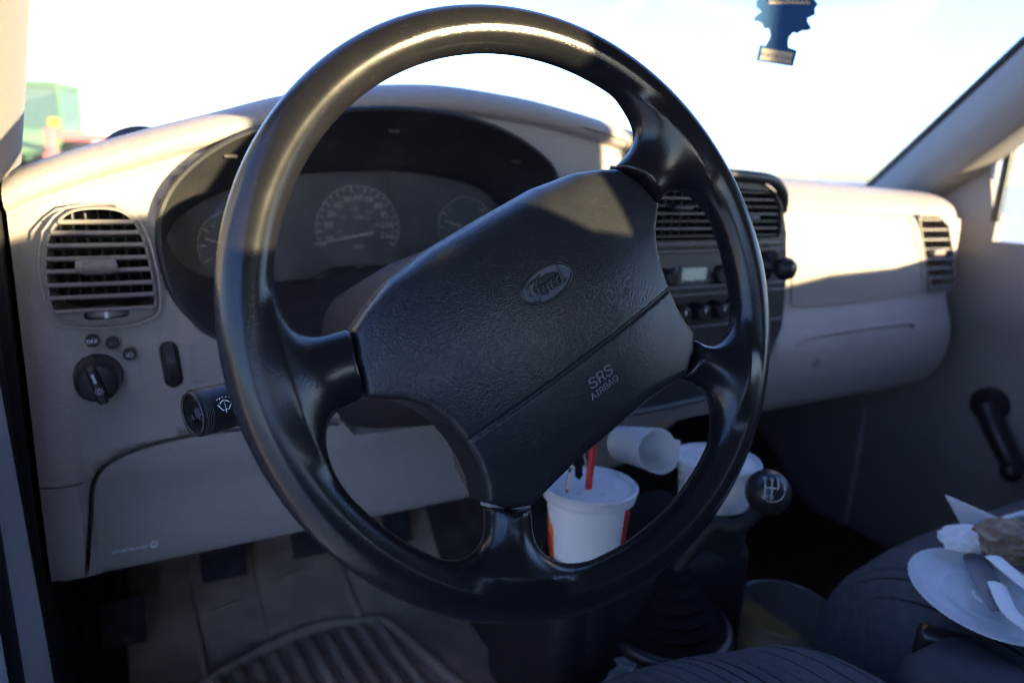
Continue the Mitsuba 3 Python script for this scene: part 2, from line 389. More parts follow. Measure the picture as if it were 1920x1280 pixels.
def script(strokes, o, sc):
    ms = []
    for s in strokes:
        q = spline(s, 8) * sc + A(o); k = len(q)
        ms.append(tube(on_pad(q, .0005), .00062 + .0002 * np.sin(np.linspace(0, np.pi, k)), 8))
    return cat_(*ms)
FORD = [[(-12.2, -1.2), (-13.4, .2), (-13.2, 2.6), (-11, 4.6), (-8, 5.4), (-5.2, 5.3), (-2.8, 5.8), (-1.6, 6.4)],
        [(-5.6, 5.0), (-7.0, 3.2), (-7.6, .6), (-8.3, -2.6), (-9.8, -4.8), (-11.6, -5.2), (-12.8, -4.0), (-12.2, -2.7)],
        [(-9.4, .9), (-7.8, 1.4), (-6.2, 1.1), (-5.0, 1.5)],
        [(-1.8, .6), (-3.6, .9), (-5.0, -1.0), (-5.0, -3.0), (-3.6, -3.9), (-2.0, -2.6), (-1.4, -.6), (-1.8, .6), (-.6, .3), (.6, .9), (1.4, 1.2)],
        [(1.2, 1.3), (.9, -.8), (.3, -3.7)], [(.8, -.8), (1.8, .9), (3.2, 1.3), (4.0, .6)],
        [(8.4, .6), (6.6, 1.0), (5.0, -.8), (4.8, -2.8), (6.0, -3.8), (7.6, -2.6), (8.6, -.2), (9.6, 3.2), (10.4, 6.0)],
        [(9.6, 3.2), (8.9, -.4), (8.7, -3.0), (9.6, -3.8), (11.2, -2.8)]]
put(eb + '__lettering', wheel(script([A(s) for s in FORD], (EC[0] + .0006, EC[1] - .0004), .00118)), 'black_smooth', True)
SRSC = (.0027, -.0566)
m = text_at('SRS', .0072, (SRSC[0], SRSC[1] + .0005, 0), (1, 0, 0), (0, 1, 0), .0014, False, 1.15)
put(st + '__lettering', wheel(pad_mesh(m, -.0002)), 'worn_letter', False, 'raised lettering reading SRS')
m = text_at('AIRBAG', .0042, (SRSC[0] - .0006, SRSC[1] - .0073, 0), (1, 0, 0), (0, 1, 0), .0012, False, 1.15)
put(st + '__lettering', wheel(pad_mesh(m, -.0002)), 'worn_letter', False, 'raised lettering reading AIRBAG')
def horn(c, s=1):
    q = [[(-3.6, -1.3), (-1, -.6), (1.8, -.4), (3.4, 1.0), (3.8, 2.4)], [(-3.6, -1.3), (-1.5, -1.8), (.8, -1.4), (2.6, -1.6), (3.2, -.2), (2.0, .5), (.6, .2), (.4, -.9), (2.2, -1.0)]]
    return cat_(*[tube(on_pad(spline(A(k), 6) * .00125 + A(c), .0001), .0004, 6) for k in q])
put(st + '__horn_symbol', wheel(horn((-.052, -.0205))), 'hub_shell', True)
put(st + '__horn_symbol', wheel(horn((.052, -.0205))), 'hub_shell', True)
put(st + '__spoke_clip', wheel(place(rbox((0, 0, 0), (.030, .0045, .012), .001), (-.0885, -.0915, -.010), (.75, -.66, 0), (-.66, -.75, 0), (0, 0, 1))), 'trim_gray', 40, 'bare grey edge at the lower spoke joint')

# ------------------------------------------------------------------ steering column
AX = -WW                                           # from the wheel to the dash
co = thing('steering_column', 'grey and black steering column shroud behind the wheel', 'steering column')
def column_pt(s, ex, ez): return AX * s + A([1., 0, 0]) * ex + WV * ez
def shroud(sections, arc):
    P = []
    for s, w, hi, lo in sections:
        row = []
        for a in arc:
            c, d = math.cos(a), math.sin(a)
            c, d = np.sign(c) * abs(c) ** .7, np.sign(d) * abs(d) ** .7
            row.append(column_pt(s, w * c, (hi if d > 0 else lo) * d))
        P.append(row)
    return A(P)
up = np.linspace(math.pi, 0, 33); dn = np.linspace(0, -math.pi, 33)
put(co + '__upper_shroud', slab(shroud([(.076, .052, .046, .05), (.085, .062, .056, .05), (.12, .068, .064, .05), (.18, .071, .068, .05), (.26, .072, .068, .05), (.33, .072, .068, .05)], up)[:, ::-1], .003), 'shroud_gray', 40, 'grey upper shroud')
put(co + '__lower_shroud', slab(shroud([(.076, .056, .05, .050), (.085, .066, .05, .060), (.12, .074, .05, .070), (.20, .078, .05, .080), (.33, .078, .05, .085)], dn)[:, ::-1], .003), 'black_matte', 40, 'black lower shroud')
ringp = [column_pt(.077, .051 * math.cos(a), .046 * math.sin(a)) for a in np.linspace(0, 2 * np.pi, 48, endpoint=False)]
put(co + '__gap_ring', tube(ringp, .006, 10, closed=True), 'black_matte', True)
put(co + '__shaft', tube([column_pt(.05, 0, 0), column_pt(.33, 0, 0)], .03, 24), 'black_matte')
# wiper and indicator stalk
e0 = aty(362, 776, .098); e1 = e0 + A([.90, .40, .0])
sd = (e1 - e0) / np.linalg.norm(e1 - e0)
sk = put(co + '__stalk', lathe([(.0125, .0), (.0150, .0008), (.0158, .003), (.0158, .052), (.0150, .054), (.0120, .056), (.010, .064), (.0088, .14), (.0, .14)], sd, e0), 'black_smooth', 30, 'black wiper stalk with its end cap missing')
put(sk + '__collar', cat_(*[tube([e0 + sd * s + (np.cos(a) * frame(sd)[0] + np.sin(a) * frame(sd)[1]) * .0157 for a in np.linspace(0, 2 * np.pi, 36, endpoint=False)], .0004, 6, closed=True) for s in np.linspace(.002, .0065, 5)]), 'black_smooth', True)
put(sk + '__bore', lathe([(.0124, .0004), (.0122, .012), (.0, .012)], sd, e0), 'black_matte', 30)
put(sk + '__bore_rim', tube([e0 + (np.cos(a) * frame(sd)[0] + np.sin(a) * frame(sd)[1]) * .0138 for a in np.linspace(0, 2 * np.pi, 40, endpoint=False)], .0012, 8, closed=True), 'black_smooth', True)
fa, fb = frame(sd)
star = Polygon([((.0058 if k % 2 == 0 else .0034) * math.cos(k * math.pi / 6), (.0058 if k % 2 == 0 else .0034) * math.sin(k * math.pi / 6)) for k in range(12)])
put(sk + '__core', place(trimesh.creation.extrude_polygon(star, .009, engine='earcut'), e0 + sd * .003, fa, fb, sd), 'steel', False, 'bare metal core in the open stalk end')
for a in (.4, 2.5, 4.4):
    rdir = fa * math.cos(a) + fb * math.sin(a); tdir = np.cross(sd, rdir)
    put(sk + '__spacer', place(rbox((0, 0, 0), (.006, .0045, .009), .0008), e0 + rdir * .0105 + sd * .007, rdir, tdir, sd), 'black_smooth', 30)
ftc = EYE - (e0 + sd * .0145); nrm = ftc - sd * (ftc @ sd); nrm /= np.linalg.norm(nrm); tv = np.cross(nrm, sd)
if tv[2] < 0: tv = -tv
nrm2 = np.cross(sd, tv)
def on_stalk(pts, s0=.0145):     # symbol bent round the stalk
    out = []
    for x, y in pts:
        a = y / .0160; out.append(e0 + sd * (s0 + x) + (nrm * math.cos(a) + tv * math.sin(a)) * .0161)
    return out
mm = .001
fan_o = [(-5 * mm, 2.4 * mm)] + [(5 * mm * math.sin(a), -3.5 * mm + 7.2 * mm * math.cos(a)) for a in np.linspace(-.76, .76, 12)] + [(5 * mm, 2.4 * mm)]
sym = [tube(on_stalk(fan_o[1:-1]), .0004, 6), tube(on_stalk([(-5 * mm, 1.7 * mm), (-2 * mm, -2.6 * mm), (0, -2.2 * mm), (2 * mm, -2.6 * mm), (5 * mm, 1.7 * mm)]), .0004, 6), tube(on_stalk([(0, -2.4 * mm), (0, -4.6 * mm)]), .0004, 6)]
for k in range(4): sym.append(tube(on_stalk([(0, (2.6 - 1.2 * k) * mm), (0, (2.0 - 1.2 * k) * mm)]), .0003, 6))
for k in range(-2, 3): sym.append(tube(on_stalk([(k * 2.1 * mm - .4 * mm, (6.0 - abs(k) * .5) * mm), (k * 2.1 * mm + .5 * mm, (6.3 - abs(k) * .5) * mm)]), .0003, 6))
put(sk + '__symbol', cat_(*sym), 'white_print', True, 'white windscreen washer symbol')
# ignition and keys
ig = aty(1085, 800, .10)
put(co + '__ignition', lathe([(.0, -.002), (.016, 0), (.018, .004), (.018, .03), (.0, .03)], (-.75, .6, .1), ig + A([-.01, .0, .012])), 'black_smooth')
kr = thing('key_ring', 'keys hanging from the ignition, one copper coloured', 'keys')
k0 = aty(1085, 832, .088)
put(kr + '__ring', tube([k0 + A([.008 * math.cos(a), .004 * math.cos(a), .008 * math.sin(a)]) for a in np.linspace(0, 2 * np.pi, 24, endpoint=False)], .0008, 6, closed=True), 'steel', True)
def key_mesh(o, dirv, side, L):
    dirv = A(dirv) / np.linalg.norm(dirv); side = A(side) - dirv * (A(side) @ dirv); side /= np.linalg.norm(side)
    p = Polygon([(-.007, 0), (.007, 0), (.008, .014), (.0035, .02)] + [(.0035 - (.0014 if k % 2 else 0), .022 + k * (L - .024) / 8) for k in range(8)] + [(.0, L), (-.0035, L - .004), (-.0035, .02), (-.008, .014)])
    m = trimesh.creation.extrude_polygon(p, .002, engine='earcut'); m.apply_translation([0, 0, -.001])
    return place(m, o, side, dirv, np.cross(side, dirv))
put(kr + '__key', key_mesh(k0 + A([-.006, 0, -.004]), (-.10, -.02, -1), (.5, .85, 0), .040), 'brass', False, 'copper coloured key')
put(kr + '__key', key_mesh(k0 + A([.002, .004, -.003]), (.12, .0, -1), (.8, -.3, 0), .034), 'black_smooth', False, 'black headed key')
put(kr + '__key', key_mesh(k0 + A([.006, .002, -.001]), (.28, .1, -1), (.5, .8, 0), .026), 'steel', False, 'small steel key')

# ------------------------------------------------------------------ dashboard
da = thing('dashboard', 'warm grey moulded dashboard running across the cab under the windshield', 'dashboard')
def pchip(xs, ys, x):
    from scipy.interpolate import PchipInterpolator
    return PchipInterpolator(xs, ys)(np.clip(x, xs[0], xs[-1]))
LIPX = [-.345, -.30, -.25, -.20, -.153, -.086, .01, .083, .173, .267, .33, .40]
LIPZ = [.056, .077, .096, .113, .128, .149, .167, .1725, .168, .155, .143, .128]
def driver_profile(x):
    zl = float(pchip(LIPX, LIPZ, x))
    zt = zl - .047
    face = [(.362 - .027 * k, zt + (-.205 - zt) * k) for k in (.25, .5, .75)]
    k_ = min(1, max(0, (x + .298) / .008)); lo = [(.333 + .004 * k_, -.205), (.329 + .020 * k_, -.25), (.325 + .034 * k_, -.302 - .020 * k_), (.343 + .036 * k_, -.314 - .018 * k_), (.45, -.314 - .018 * k_)]
    return A([(.64, zl - .035), (.52, zl - .008), (.42, zl - .001), (.385, zl - .0008), (.363, zl - .006), (.352, zl - .016), (.354, zl - .027), (.3635, zl - .0325), (.3625, zl - .039), (.362, zt)] + face + lo)
def stack_profile(x):
    return A([(.64, .065), (.55, .085), (.45, .098), (.40, .1), (.36, .100), (.33, .096), (.315, .088), (.305, .076), (.30, .066), (.30, .05), (.30, .01), (.30, -.05), (.30, -.11), (.29, -.15), (.275, -.19), (.272, -.205), (.29, -.222), (.45, -.235)])
def pass_profile(x):
    d = .012 * ((x - .53) / .3)
    return A([(.64, .050 - d), (.55, .070 - d), (.45, .085 - d), (.40, .089 - d), (.35, .089 - d), (.312, .083 - d), (.287, .069 - d), (.276, .050 - d), (.271, .034), (.268, .014), (.267, -.02), (.268, -.05), (.271, -.088), (.262, -.115), (.250, -.155), (.256, -.205), (.295, -.250), (.45, -.265)])
xs = np.r_[np.r_[-.328, -.323, -.318, -.308, -.299, -.296, -.293, -.290, np.linspace(-.286, .40, 58)], np.linspace(.412, .915, 40), np.linspace(.922, .990, 16)]
P = []
for x in xs:
    if x <= .36: q = driver_profile(x)
    elif x < .41: t = (x - .36) / .05; t = t * t * (3 - 2 * t); q = driver_profile(x) * (1 - t) + stack_profile(x) * t
    elif x < .47: q = stack_profile(x)
    elif x < .53: t = (x - .47) / .06; t = t * t * (3 - 2 * t); q = stack_profile(x) * (1 - t) + pass_profile(x) * t
    else: q = pass_profile(min(x, .915))
    if x > .915:
        t = min((x - .915) / .075, 1.0); rr_ = 1 - math.sqrt(max(1 - t * t, 0))
        c = A([.46, -.06]); k = 1 - .42 * rr_
        q = c + (q - c) * A([k, 1 - .22 * rr_])
    if x < -.322:
        c = A([.46, -.1]); q = c + (q - c) * .992
    s = spline(q, 6)
    P.append(np.c_[np.full(len(s), x), s])
P = A(P)
def loft(P):
    body = sheet(P); n, m_ = P.shape[:2]
    back = sheet(np.stack([P[:, -1], P[:, 0]], 1))
    def cap(row, flip):
        p = Polygon(row[:, 1:]).buffer(0)
        v = np.vstack([row, row.mean(0)]); c = len(row)
        from mapbox_earcut import triangulate_float64
        f = triangulate_float64(row[:, 1:].astype(np.float64), A([len(row)], np.uint32)).reshape(-1, 3)
        mm_ = trimesh.Trimesh(row, f, process=False)
        return mm_
    a, b = cap(P[0], 0), cap(P[-1], 1)
    q = cat_(body, back, a, b); q.merge_vertices(digits_vertex=7); q.fix_normals()
    return q
base = mani(loft(P))
# openings
YF = .345
RINGPX = [(298, 430), (312, 375), (345, 328), (400, 283), (470, 248), (560, 222), (650, 208), (750, 205), (850, 216), (930, 240), (1000, 279), (1042, 325)]
ring = [aty(u, v, YF)[[0, 2]] for u, v in RINGPX] + [A([.218, .045]), A([.2185, .01]), A([.214, -.03]), A([.20, -.065]), A([.175, -.09]), A([.12, -.102]), A([.03, -.104]), A([-.06, -.103]), A([-.135, -.101])] + [aty(u, v, YF)[[0, 2]] for u, v in [(400, 628), (365, 600), (330, 560), (307, 500)]]
ring = spline(A(ring), 5, closed=True)
ringP = Polygon(ring).buffer(0)
cut = [extrude_y(ringP.buffer(-.001), .28, .56)]
VPX = [(96, 432), (130, 398), (183, 390), (232, 398), (262, 432), (278, 480), (290, 540), (290, 575), (268, 596), (200, 608), (140, 606), (102, 590), (88, 540), (84, 480)]
YV = .339
vent_o = [aty(u, v, YV)[[0, 2]] for u, v in VPX]
ventP = Polygon(spline(A(vent_o), 5, closed=True)).buffer(0)
cut.append(extrude_y(ventP, .28, .43))
knee = [aty(u, v, .33)[[0, 2]] for u, v in [(628, 735), (640, 790), (668, 822)]]
kneeP = rpoly([(-.068, -.10), tuple(knee[0]), tuple(knee[1]), tuple(knee[2]), (.06, -.212), (.10, -.20), (.10, -.10)], .01)
cut.append(extrude_y(kneeP, .25, .50))
# seams: lower panel, end piece, crease of the face, side
def seam(pxs, y, w=.0022, depth=.008, per=10):
    p = spline(A([aty(u, v, y) for u, v in pxs]), per)
    return extrude_y(LineString(p[:, [0, 2]]).buffer(w / 2, cap_style='flat'), y - .03, y + depth)
cut.append(seam([(163, 1075), (168, 985), (173, 920), (190, 885), (225, 860), (270, 842), (340, 824), (420, 812), (520, 803), (640, 797)], .332, .0042, .045))
cut.append(seam([(60, 917), (110, 914), (166, 905)], .332, .0018, .006))
cut.append(seam([(1085, 240), (1160, 262), (1169, 275), (1170, 330)], .36, .0018, .004))
dimP = affinity.rotate(LineString([aty(317, 660, .337)[[0, 2]], aty(327, 714, .337)[[0, 2]]]).buffer(.0085), 0)
cut.append(extrude_y(dimP, .30, .36))
KN = aty(184, 708, .337)
cut.append(extrude_y(Polygon(KN[[0, 2]] + .0205 * np.c_[np.cos(th), np.sin(th)]), .30, .352))
ICON = [(173, 639), (211, 643), (243, 664)]
for u, v in ICON:
    c = aty(u, v, .337); cut.append(extrude_y(Polygon(c[[0, 2]] + .0058 * np.c_[np.cos(th), np.sin(th)]), .30, .3425))
# glove box seams and vent
YG = .268
cut.append(seam([(1484, 500), (1486, 560), (1500, 576), (1600, 568), (1728, 548), (1731, 540), (1722, 470), (1706, 405), (1694, 388)], YG, .003, .006, 8))
RV = [aty(u, v, .275)[[0, 2]] for u, v in [(1712, 402), (1752, 402), (1770, 420), (1779, 470), (1782, 525), (1776, 543), (1736, 547), (1726, 500)]]
rvP = rpoly(RV, .004)
cut.append(extrude_y(rvP, .2, .34))
big = mani(trimesh.util.concatenate([]) if False else cut[0])
for c in cut[1:]: big = big + mani(c)
dash = tri(base - big)
put(da + '__moulding', dash, 'dash_gray', 32)
HIGHLIGHT_PT = aty(1530, 682, .25)  # centre of the highlight that a small disc stands in for

# instrument cluster
LENS = [aty(u, v, .432)[[0, 2]] for u, v in [(312, 440), (345, 400), (400, 368), (480, 340), (560, 326), (640, 320), (740, 319), (820, 328), (900, 350), (945, 384)]]
LENS += [A([.207, .02]), A([.207, -.01]), A([.19, -.04]), A([.15, -.052]), A([.10, -.050]), A([.05, -.040]), A([0, -.038]), A([-.04, -.043])] + [aty(u, v, .432)[[0, 2]] for u, v in [(600, 527), (520, 533), (440, 533), (380, 522), (340, 500), (317, 470)]]
def resample(p, n):
    p = np.vstack([p, p[:1]]); s = np.r_[0, np.cumsum(np.linalg.norm(np.diff(p, axis=0), axis=1))]
    q = np.linspace(0, s[-1], n, endpoint=False); return np.c_[np.interp(q, s, p[:, 0]), np.interp(q, s, p[:, 1])]
def by_angle(p, n=160):          # the outline sampled at even angles about a common centre
    c = A([-.0, .01]); d = p - c; a = np.arctan2(d[:, 1] * 1.8, d[:, 0]); o = np.argsort(a); a, d = a[o], d[o]
    q = np.linspace(-np.pi, np.pi, n, endpoint=False)
    ex = lambda k: np.interp(q, np.r_[a - 2 * np.pi, a, a + 2 * np.pi], np.r_[d[:, k], d[:, k], d[:, k]])
    return np.c_[ex(0), ex(1)] + c
ringA, lensA = by_angle(ring), by_angle(spline(A(LENS), 6, closed=True))
cl = put(da + '__instrument_cluster', (lambda q: q)(extrude_y(Polygon(lensA).buffer(.01), .452, .458)), 'gauge_face', False, 'black instrument cluster with three white printed dials')
rows = []
for y, t, off in ((.3595, 0, .002), (.352, 0, .0035), (.346, 0, .0035), (.3435, 0, .0015), (.3445, 0, -.0015), (.352, .02, -.002), (.38, .25, 0), (.41, .62, 0), (.428, .92, 0), (.4325, 1, 0), (.4385, 1.0, -.001), (.453, 1.0, -.001)):
    base_ = ringA * (1 - t) + lensA * t
    nrm_ = base_ - A([0, .01]); nrm_ = nrm_ / np.linalg.norm(nrm_, axis=1, keepdims=True)
    b = base_ + nrm_ * off
    rows.append(np.c_[b[:, 0], np.full(len(b), y), b[:, 1]])
rows = A(rows); rows = np.concatenate([rows, rows[:, :1]], 1)
put(cl + '__hood', cat_(sheet(rows[4:])), 'binnacle_black', 40, 'deep black hood around the dials')
put(cl + '__bezel', sheet(rows[:6]), 'graphite', 40, 'thin ring around the cluster opening')
hole = aty(774, 358, .436)[[0, 2]]
hp = Polygon([(hole[0] + r_ * math.cos(a), hole[1] + r_ * math.sin(a)) for r_, a in zip([.0075, .006, .0085, .0055, .0072, .0095, .006, .008, .007], np.linspace(0, 2 * np.pi, 9, endpoint=False))])
lensP = Polygon(lensA).buffer(-.0012).difference(hp)
put(cl + '__lens', extrude_y(lensP, .4345, .436), 'lens', False, 'clear plastic lens with a broken hole')
YD = .4505
def disc_marks(px, rad, ang0, ang1, nt, long_every=1, w=.0013, l=.007):
    c = aty(*px, YD); ms = []
    for i in range(nt):
        a = math.radians(ang0 + (ang1 - ang0) * i / (nt - 1)); d = A([math.cos(a), 0, math.sin(a)])
        ll = l if i % long_every == 0 else l * .55
        ms.append(tube([c + d * rad, c + d * (rad - ll)], w / 2, 6))
    return c, ms
XR, ZR = A([1., 0, 0]), A([0, 0, 1.])
for px_, r_ in (((672, 428), .0515), ((440, 460), .0395), ((872, 425), .0395)):
    c = aty(*px_, .4517); put(cl + '__dial', lathe([(0, -.0006), (r_, -.0006), (r_, .0006), (0, .0006)], (0, 1, 0), c), 'dial_face', 30)
c, ms = disc_marks((672, 428), .0495, 205, -25, 23, 2)
arcp = [c + .0505 * A([math.cos(a), 0, math.sin(a)]) for a in np.linspace(math.radians(205), math.radians(-25), 60)]
ms.append(tube(arcp, .0004, 6))
for i in range(11):
    a = math.radians(205 - 230 * (i + .0) / 11 - 10.5 * (1 if i else .5)); d = A([math.cos(a), 0, math.sin(a)])
    ms.append(text_at(str(10 + 10 * i), .0062, c + d * .0365, XR, ZR, .0005, True))
for i in range(5):
    a = math.radians(190 - 45 * i); d = A([math.cos(a), 0, math.sin(a)]); ms.append(text_at(str(20 + 40 * i), .0034, c + d * .0235, XR, ZR, .0004))
ms.append(text_at('MPH', .0042, c + A([.0, 0, -.022]), XR, ZR, .0004)); ms.append(text_at('km/h', .003, c + A([-.016, 0, -.010]), XR, ZR, .0004)); ms.append(text_at('148317', .004, c + A([.004, 0, .013]), XR, ZR, .0004))
put(cl + '__speedometer_print', cat_(*ms), 'gauge_print', False, 'white speed scale in miles per hour')
put(cl + '__needle', tube([aty(700, 436, YD - .004), aty(590, 458, YD - .004)], [.0016, .0008], 8), 'gauge_print', 30)
for px in ((440, 460), (872, 425)):
    c, ms = disc_marks(px, .036, 150, 210, 3, 1, .0016, .007); c2, m2 = disc_marks(px, .036, 40, -20, 3, 1, .0016, .007); ms += m2
    ms.append(tube([c + .038 * A([math.cos(a), 0, math.sin(a)]) for a in np.linspace(math.radians(215), math.radians(-35), 50)], .0004, 6))
    ms += [text_at('H', .0048, c + A([-.022, 0, .022]), XR, ZR, .0004), text_at('F', .0048, c + A([.022, 0, .022]), XR, ZR, .0004), text_at('C', .0048, c + A([-.02, 0, -.026]), XR, ZR, .0004), text_at('E', .0048, c + A([.021, 0, -.026]), XR, ZR, .0004)]
    put(cl + '__side_dial_print', cat_(*ms), 'gauge_print', False)
    put(cl + '__needle', tube([c + A([-.03, -.004, .008]), c + A([-.006, -.004, .0])], [.0008, .0014], 8), 'gauge_print', 30)
    put(cl + '__needle', tube([c + A([.008, -.004, .0]), c + A([.034, -.004, .009])], [.0014, .0008], 8), 'gauge_print', 30)
for u, v in ((738, 246), (432, 293), (968, 304)):
    p = aty(u, v, .372); put(cl + '__clip', rbox(p, (.013, .006, .004), .0015), 'hub_shell')

# left air vent
ve = put(da + '__side_vent', extrude_y(ventP.buffer(.0006).difference(ventP.buffer(-.0012)), .339, .40), 'slat_gray', 30, 'air vent at the left end of the dashboard')
put(ve + '__duct', extrude_y(ventP.buffer(-.0005), .415, .418), 'black_matte', False)
vx0, vz0, vx1, vz1 = ventP.bounds
for i, px in enumerate([(415,), (435,), (458,), (482,), (505,), (530,), (553,), (578,)]):
    zc = aty(185, px[0], YV + .006)[2]
    band = ventP.buffer(-.001).intersection(sbox(vx0 - .01, zc - .0006, vx1 + .01, zc + .0006))
    a0, a1 = band.bounds[0], band.bounds[2]
    prof = Polygon([(.3375, -.0021), (.3362, -.001), (.3362, .001), (.3375, .0021), (.345, .0018), (.366, -.0005), (.366, -.002), (.345, -.0016)])
    tilt = .55 if i == 0 else .0
    if i < 7:
        sl = extrude_x(prof, a0, a1); sl.vertices[:, 2] += zc - (sl.vertices[:, 1] - .338) * (.18 if i else .1)
        put(ve + '__slat', sl, 'slat_gray', 30)
    else:
        put(ve + '__slat', rbox(((a0 + a1) / 2, .3395, zc), (a1 - a0, .006, .0032), .001), 'slat_gray', 30)
for k in range(7):
    x = vx0 + (vx1 - vx0) * (k + 1) / 8
    put(ve + '__vane', rbox((x, .398, (vz0 + vz1) / 2 + .008), (.0016, .016, (vz1 - vz0) * .78), .0006), 'graphite_bar', 30)
tb = aty(181, 499, .334)
put(ve + '__tab', lathe([(.0, -.0165), (.0055, -.0155), (.0072, -.011), (.0072, .011), (.0055, .0155), (.0, .0165)], (1, 0, 0), tb), 'slat_gray', 40)
put(ve + '__tab_ribs', cat_(*[tube([tb + A([x, .0073 * math.cos(a), .0073 * math.sin(a)]) for a in np.linspace(0, 2 * np.pi, 20, endpoint=False)], .0005, 5, closed=True) for x in np.linspace(-.010, .010, 13)]), 'slat_gray', True)
bb = ventP.buffer(-.001).intersection(sbox(vx0 - .01, vz0 - .01, vx1 + .01, aty(185, 583, YV)[2]))
wheelc = aty(200, 590, YV)
slot = affinity.translate(LineString([(-.0135, 0), (.0135, .0012)]).buffer(.0046), wheelc[0], wheelc[2])
put(ve + '__lower_plate', extrude_y(bb.difference(slot), .3405, .35), 'slat_gray', 30)
tw = lathe([(.0, -.0028), (.0175, -.0028), (.0182, -.0018), (.0182, .0018), (.0175, .0028), (.0, .0028)], (0, 0, 1), wheelc + A([0, .0150, .0005]), 64)
put(ve + '__thumb_wheel', tw, 'slat_gray', 30)
put(ve + '__thumb_mark', rbox(wheelc + A([0, -.0032, .0004]), (.003, .0015, .0058), .0004), 'white_print', 30)
lip = spline(np.c_[A(ventP.buffer(.0045).simplify(.0004).exterior.coords)[:-1]][::3], 2, closed=True)
put(ve + '__bezel', tube(np.c_[lip[:, 0], np.full(len(lip), .3405) + .0 * lip[:, 0] + (lip[:, 1] > .02) * .004, lip[:, 1]], .0010, 8, closed=True), 'dash_gray', True)

# light switch, dimmer, icons
sw = put(da + '__light_switch', lathe([(.0, -.022), (.0135, -.022), (.0165, -.0205), (.0182, -.016), (.0192, -.004), (.0198, .006), (.0198, .012), (.0, .012)], (0, 1, 0), KN + A([0, .0, 0])), 'black_smooth', 30, 'round black headlight knob with a grip bar')
g0, g1 = KN + A([-.0036, -.0245, .0165]), KN + A([.0042, -.0245, -.0165])
gd = (g1 - g0) / np.linalg.norm(g1 - g0); gs = np.cross(gd, [0, 1., 0])
put(sw + '__grip', place(rbox((0, 0, 0), (.0355, .0085, .014), .0022), (g0 + g1) / 2 + A([0, .003, 0]), gd, gs, np.cross(gd, gs)), 'black_smooth', 40)
put(sw + '__pointer', place(rbox((0, 0, 0), (.009, .0022, .0006), .0002), (g0 * .72 + g1 * .28) + A([0, -.0042, 0]), gd, gs, np.cross(gd, gs)), 'white_print')
sc_ = g0 * .36 + g1 * .64 + A([.0003, -.0044, 0])
sm = [tube([sc_ + .0016 * A([math.cos(a), 0, math.sin(a)]) for a in np.linspace(0, 2 * np.pi, 16, endpoint=False)], .0003, 5, closed=True)]
for k in range(8):
    d = A([math.cos(k * np.pi / 4), 0, math.sin(k * np.pi / 4)]); sm.append(tube([sc_ + d * .0026, sc_ + d * .0038], .0003, 5))
put(sw + '__lamp_symbol', cat_(*sm), 'white_print', True)
for i, (u, v) in enumerate(ICON):
    c = aty(u, v, .3372)
    b = put(da + '__indicator', lathe([(.0, -.0022), (.005, -.0022), (.0056, -.0014), (.0056, .004), (.0, .004)], (0, 1, 0), c), 'black_smooth', 30, ['round black marker reading OFF', 'round black marker with a parking lamp sign', 'round black marker with a headlamp sign'][i])
    o = c + A([0, -.0023, 0])
    if i == 0: m = text_at('OFF', .0034, o, XR, ZR, .0003, True)
    elif i == 1:
        m = cat_(text_at('D', .0026, o + A([-.0014, 0, 0]), XR, ZR, .0003, False), text_at('<', .0026, o + A([.0016, 0, 0]), XR, ZR, .0003, False))
    else:
        m = cat_(tube([o + A([.0010 + .0018 * math.cos(a), 0, .0018 * math.sin(a)]) for a in np.linspace(0, 2 * np.pi, 16, endpoint=False)], .0003, 5, closed=True), *[tube([o + A([-.003, 0, z]), o + A([-.0014, 0, z])], .0003, 5) for z in (-.0012, 0, .0012)])
    put(b + '__print', m, 'white_print' if i != 1 else 'trim_gray', False)
dc = aty(322, 687, .337); dd = aty(327, 714, .337) - aty(317, 660, .337); dd /= np.linalg.norm(dd)
dm = put(da + '__dimmer', lathe([(.0, -.0052), (.0245, -.0052), (.0262, -.004), (.0262, .004), (.0245, .0052), (.0, .0052)], np.cross(dd, [0, 1., 0]), dc + A([0, .0225, 0]), 64), 'black_smooth', 30, 'black thumb wheel for the dial lights')
put(dm + '__ribs', cat_(*[tube([dc + A([0, .0225, 0]) + .0263 * (-math.cos(a) * A([0, 1., 0]) + math.sin(a) * dd) + np.cross(dd, [0, 1., 0]) * s for s in (-.0038, .0038)], .0006, 5) for a in np.linspace(-.75, .75, 11)]), 'black_smooth', True)
ticks = []
for k in range(8):
    z = aty(360, 648 + 7.0 * k, .3355); ticks.append(rbox(z, (.0055 - .0004 * k, .0008, .0009), .0003))
put(da + '__dimmer_scale', cat_(*ticks, text_at('DIM', .0032, aty(371, 716, .3352), XR, ZR, .0004)), 'slat_gray', False)
br = aty(252, 1026, .3515)
bx = A([1.0, 0, 0.0]); bx /= np.linalg.norm(bx)
put(da + '__release_print', cat_(text_at('BRAKE RELEASE', .0030, br + A([-.004, -.0010, 0]), bx, A([0, -.20, .98]), .0010, False, 1.0), tube([br + bx * .0175 + A([.003 * math.cos(a), -.0007, .003 * math.sin(a)]) for a in np.linspace(0, 2 * np.pi, 20, endpoint=False)], .0008, 6, closed=True)), 'white_print', False, 'white lettering reading BRAKE RELEASE')
put(da + '__release_handle', rbox(br + A([.004, .030, -.022]), (.050, .022, .010), .003), 'black_smooth', 40)

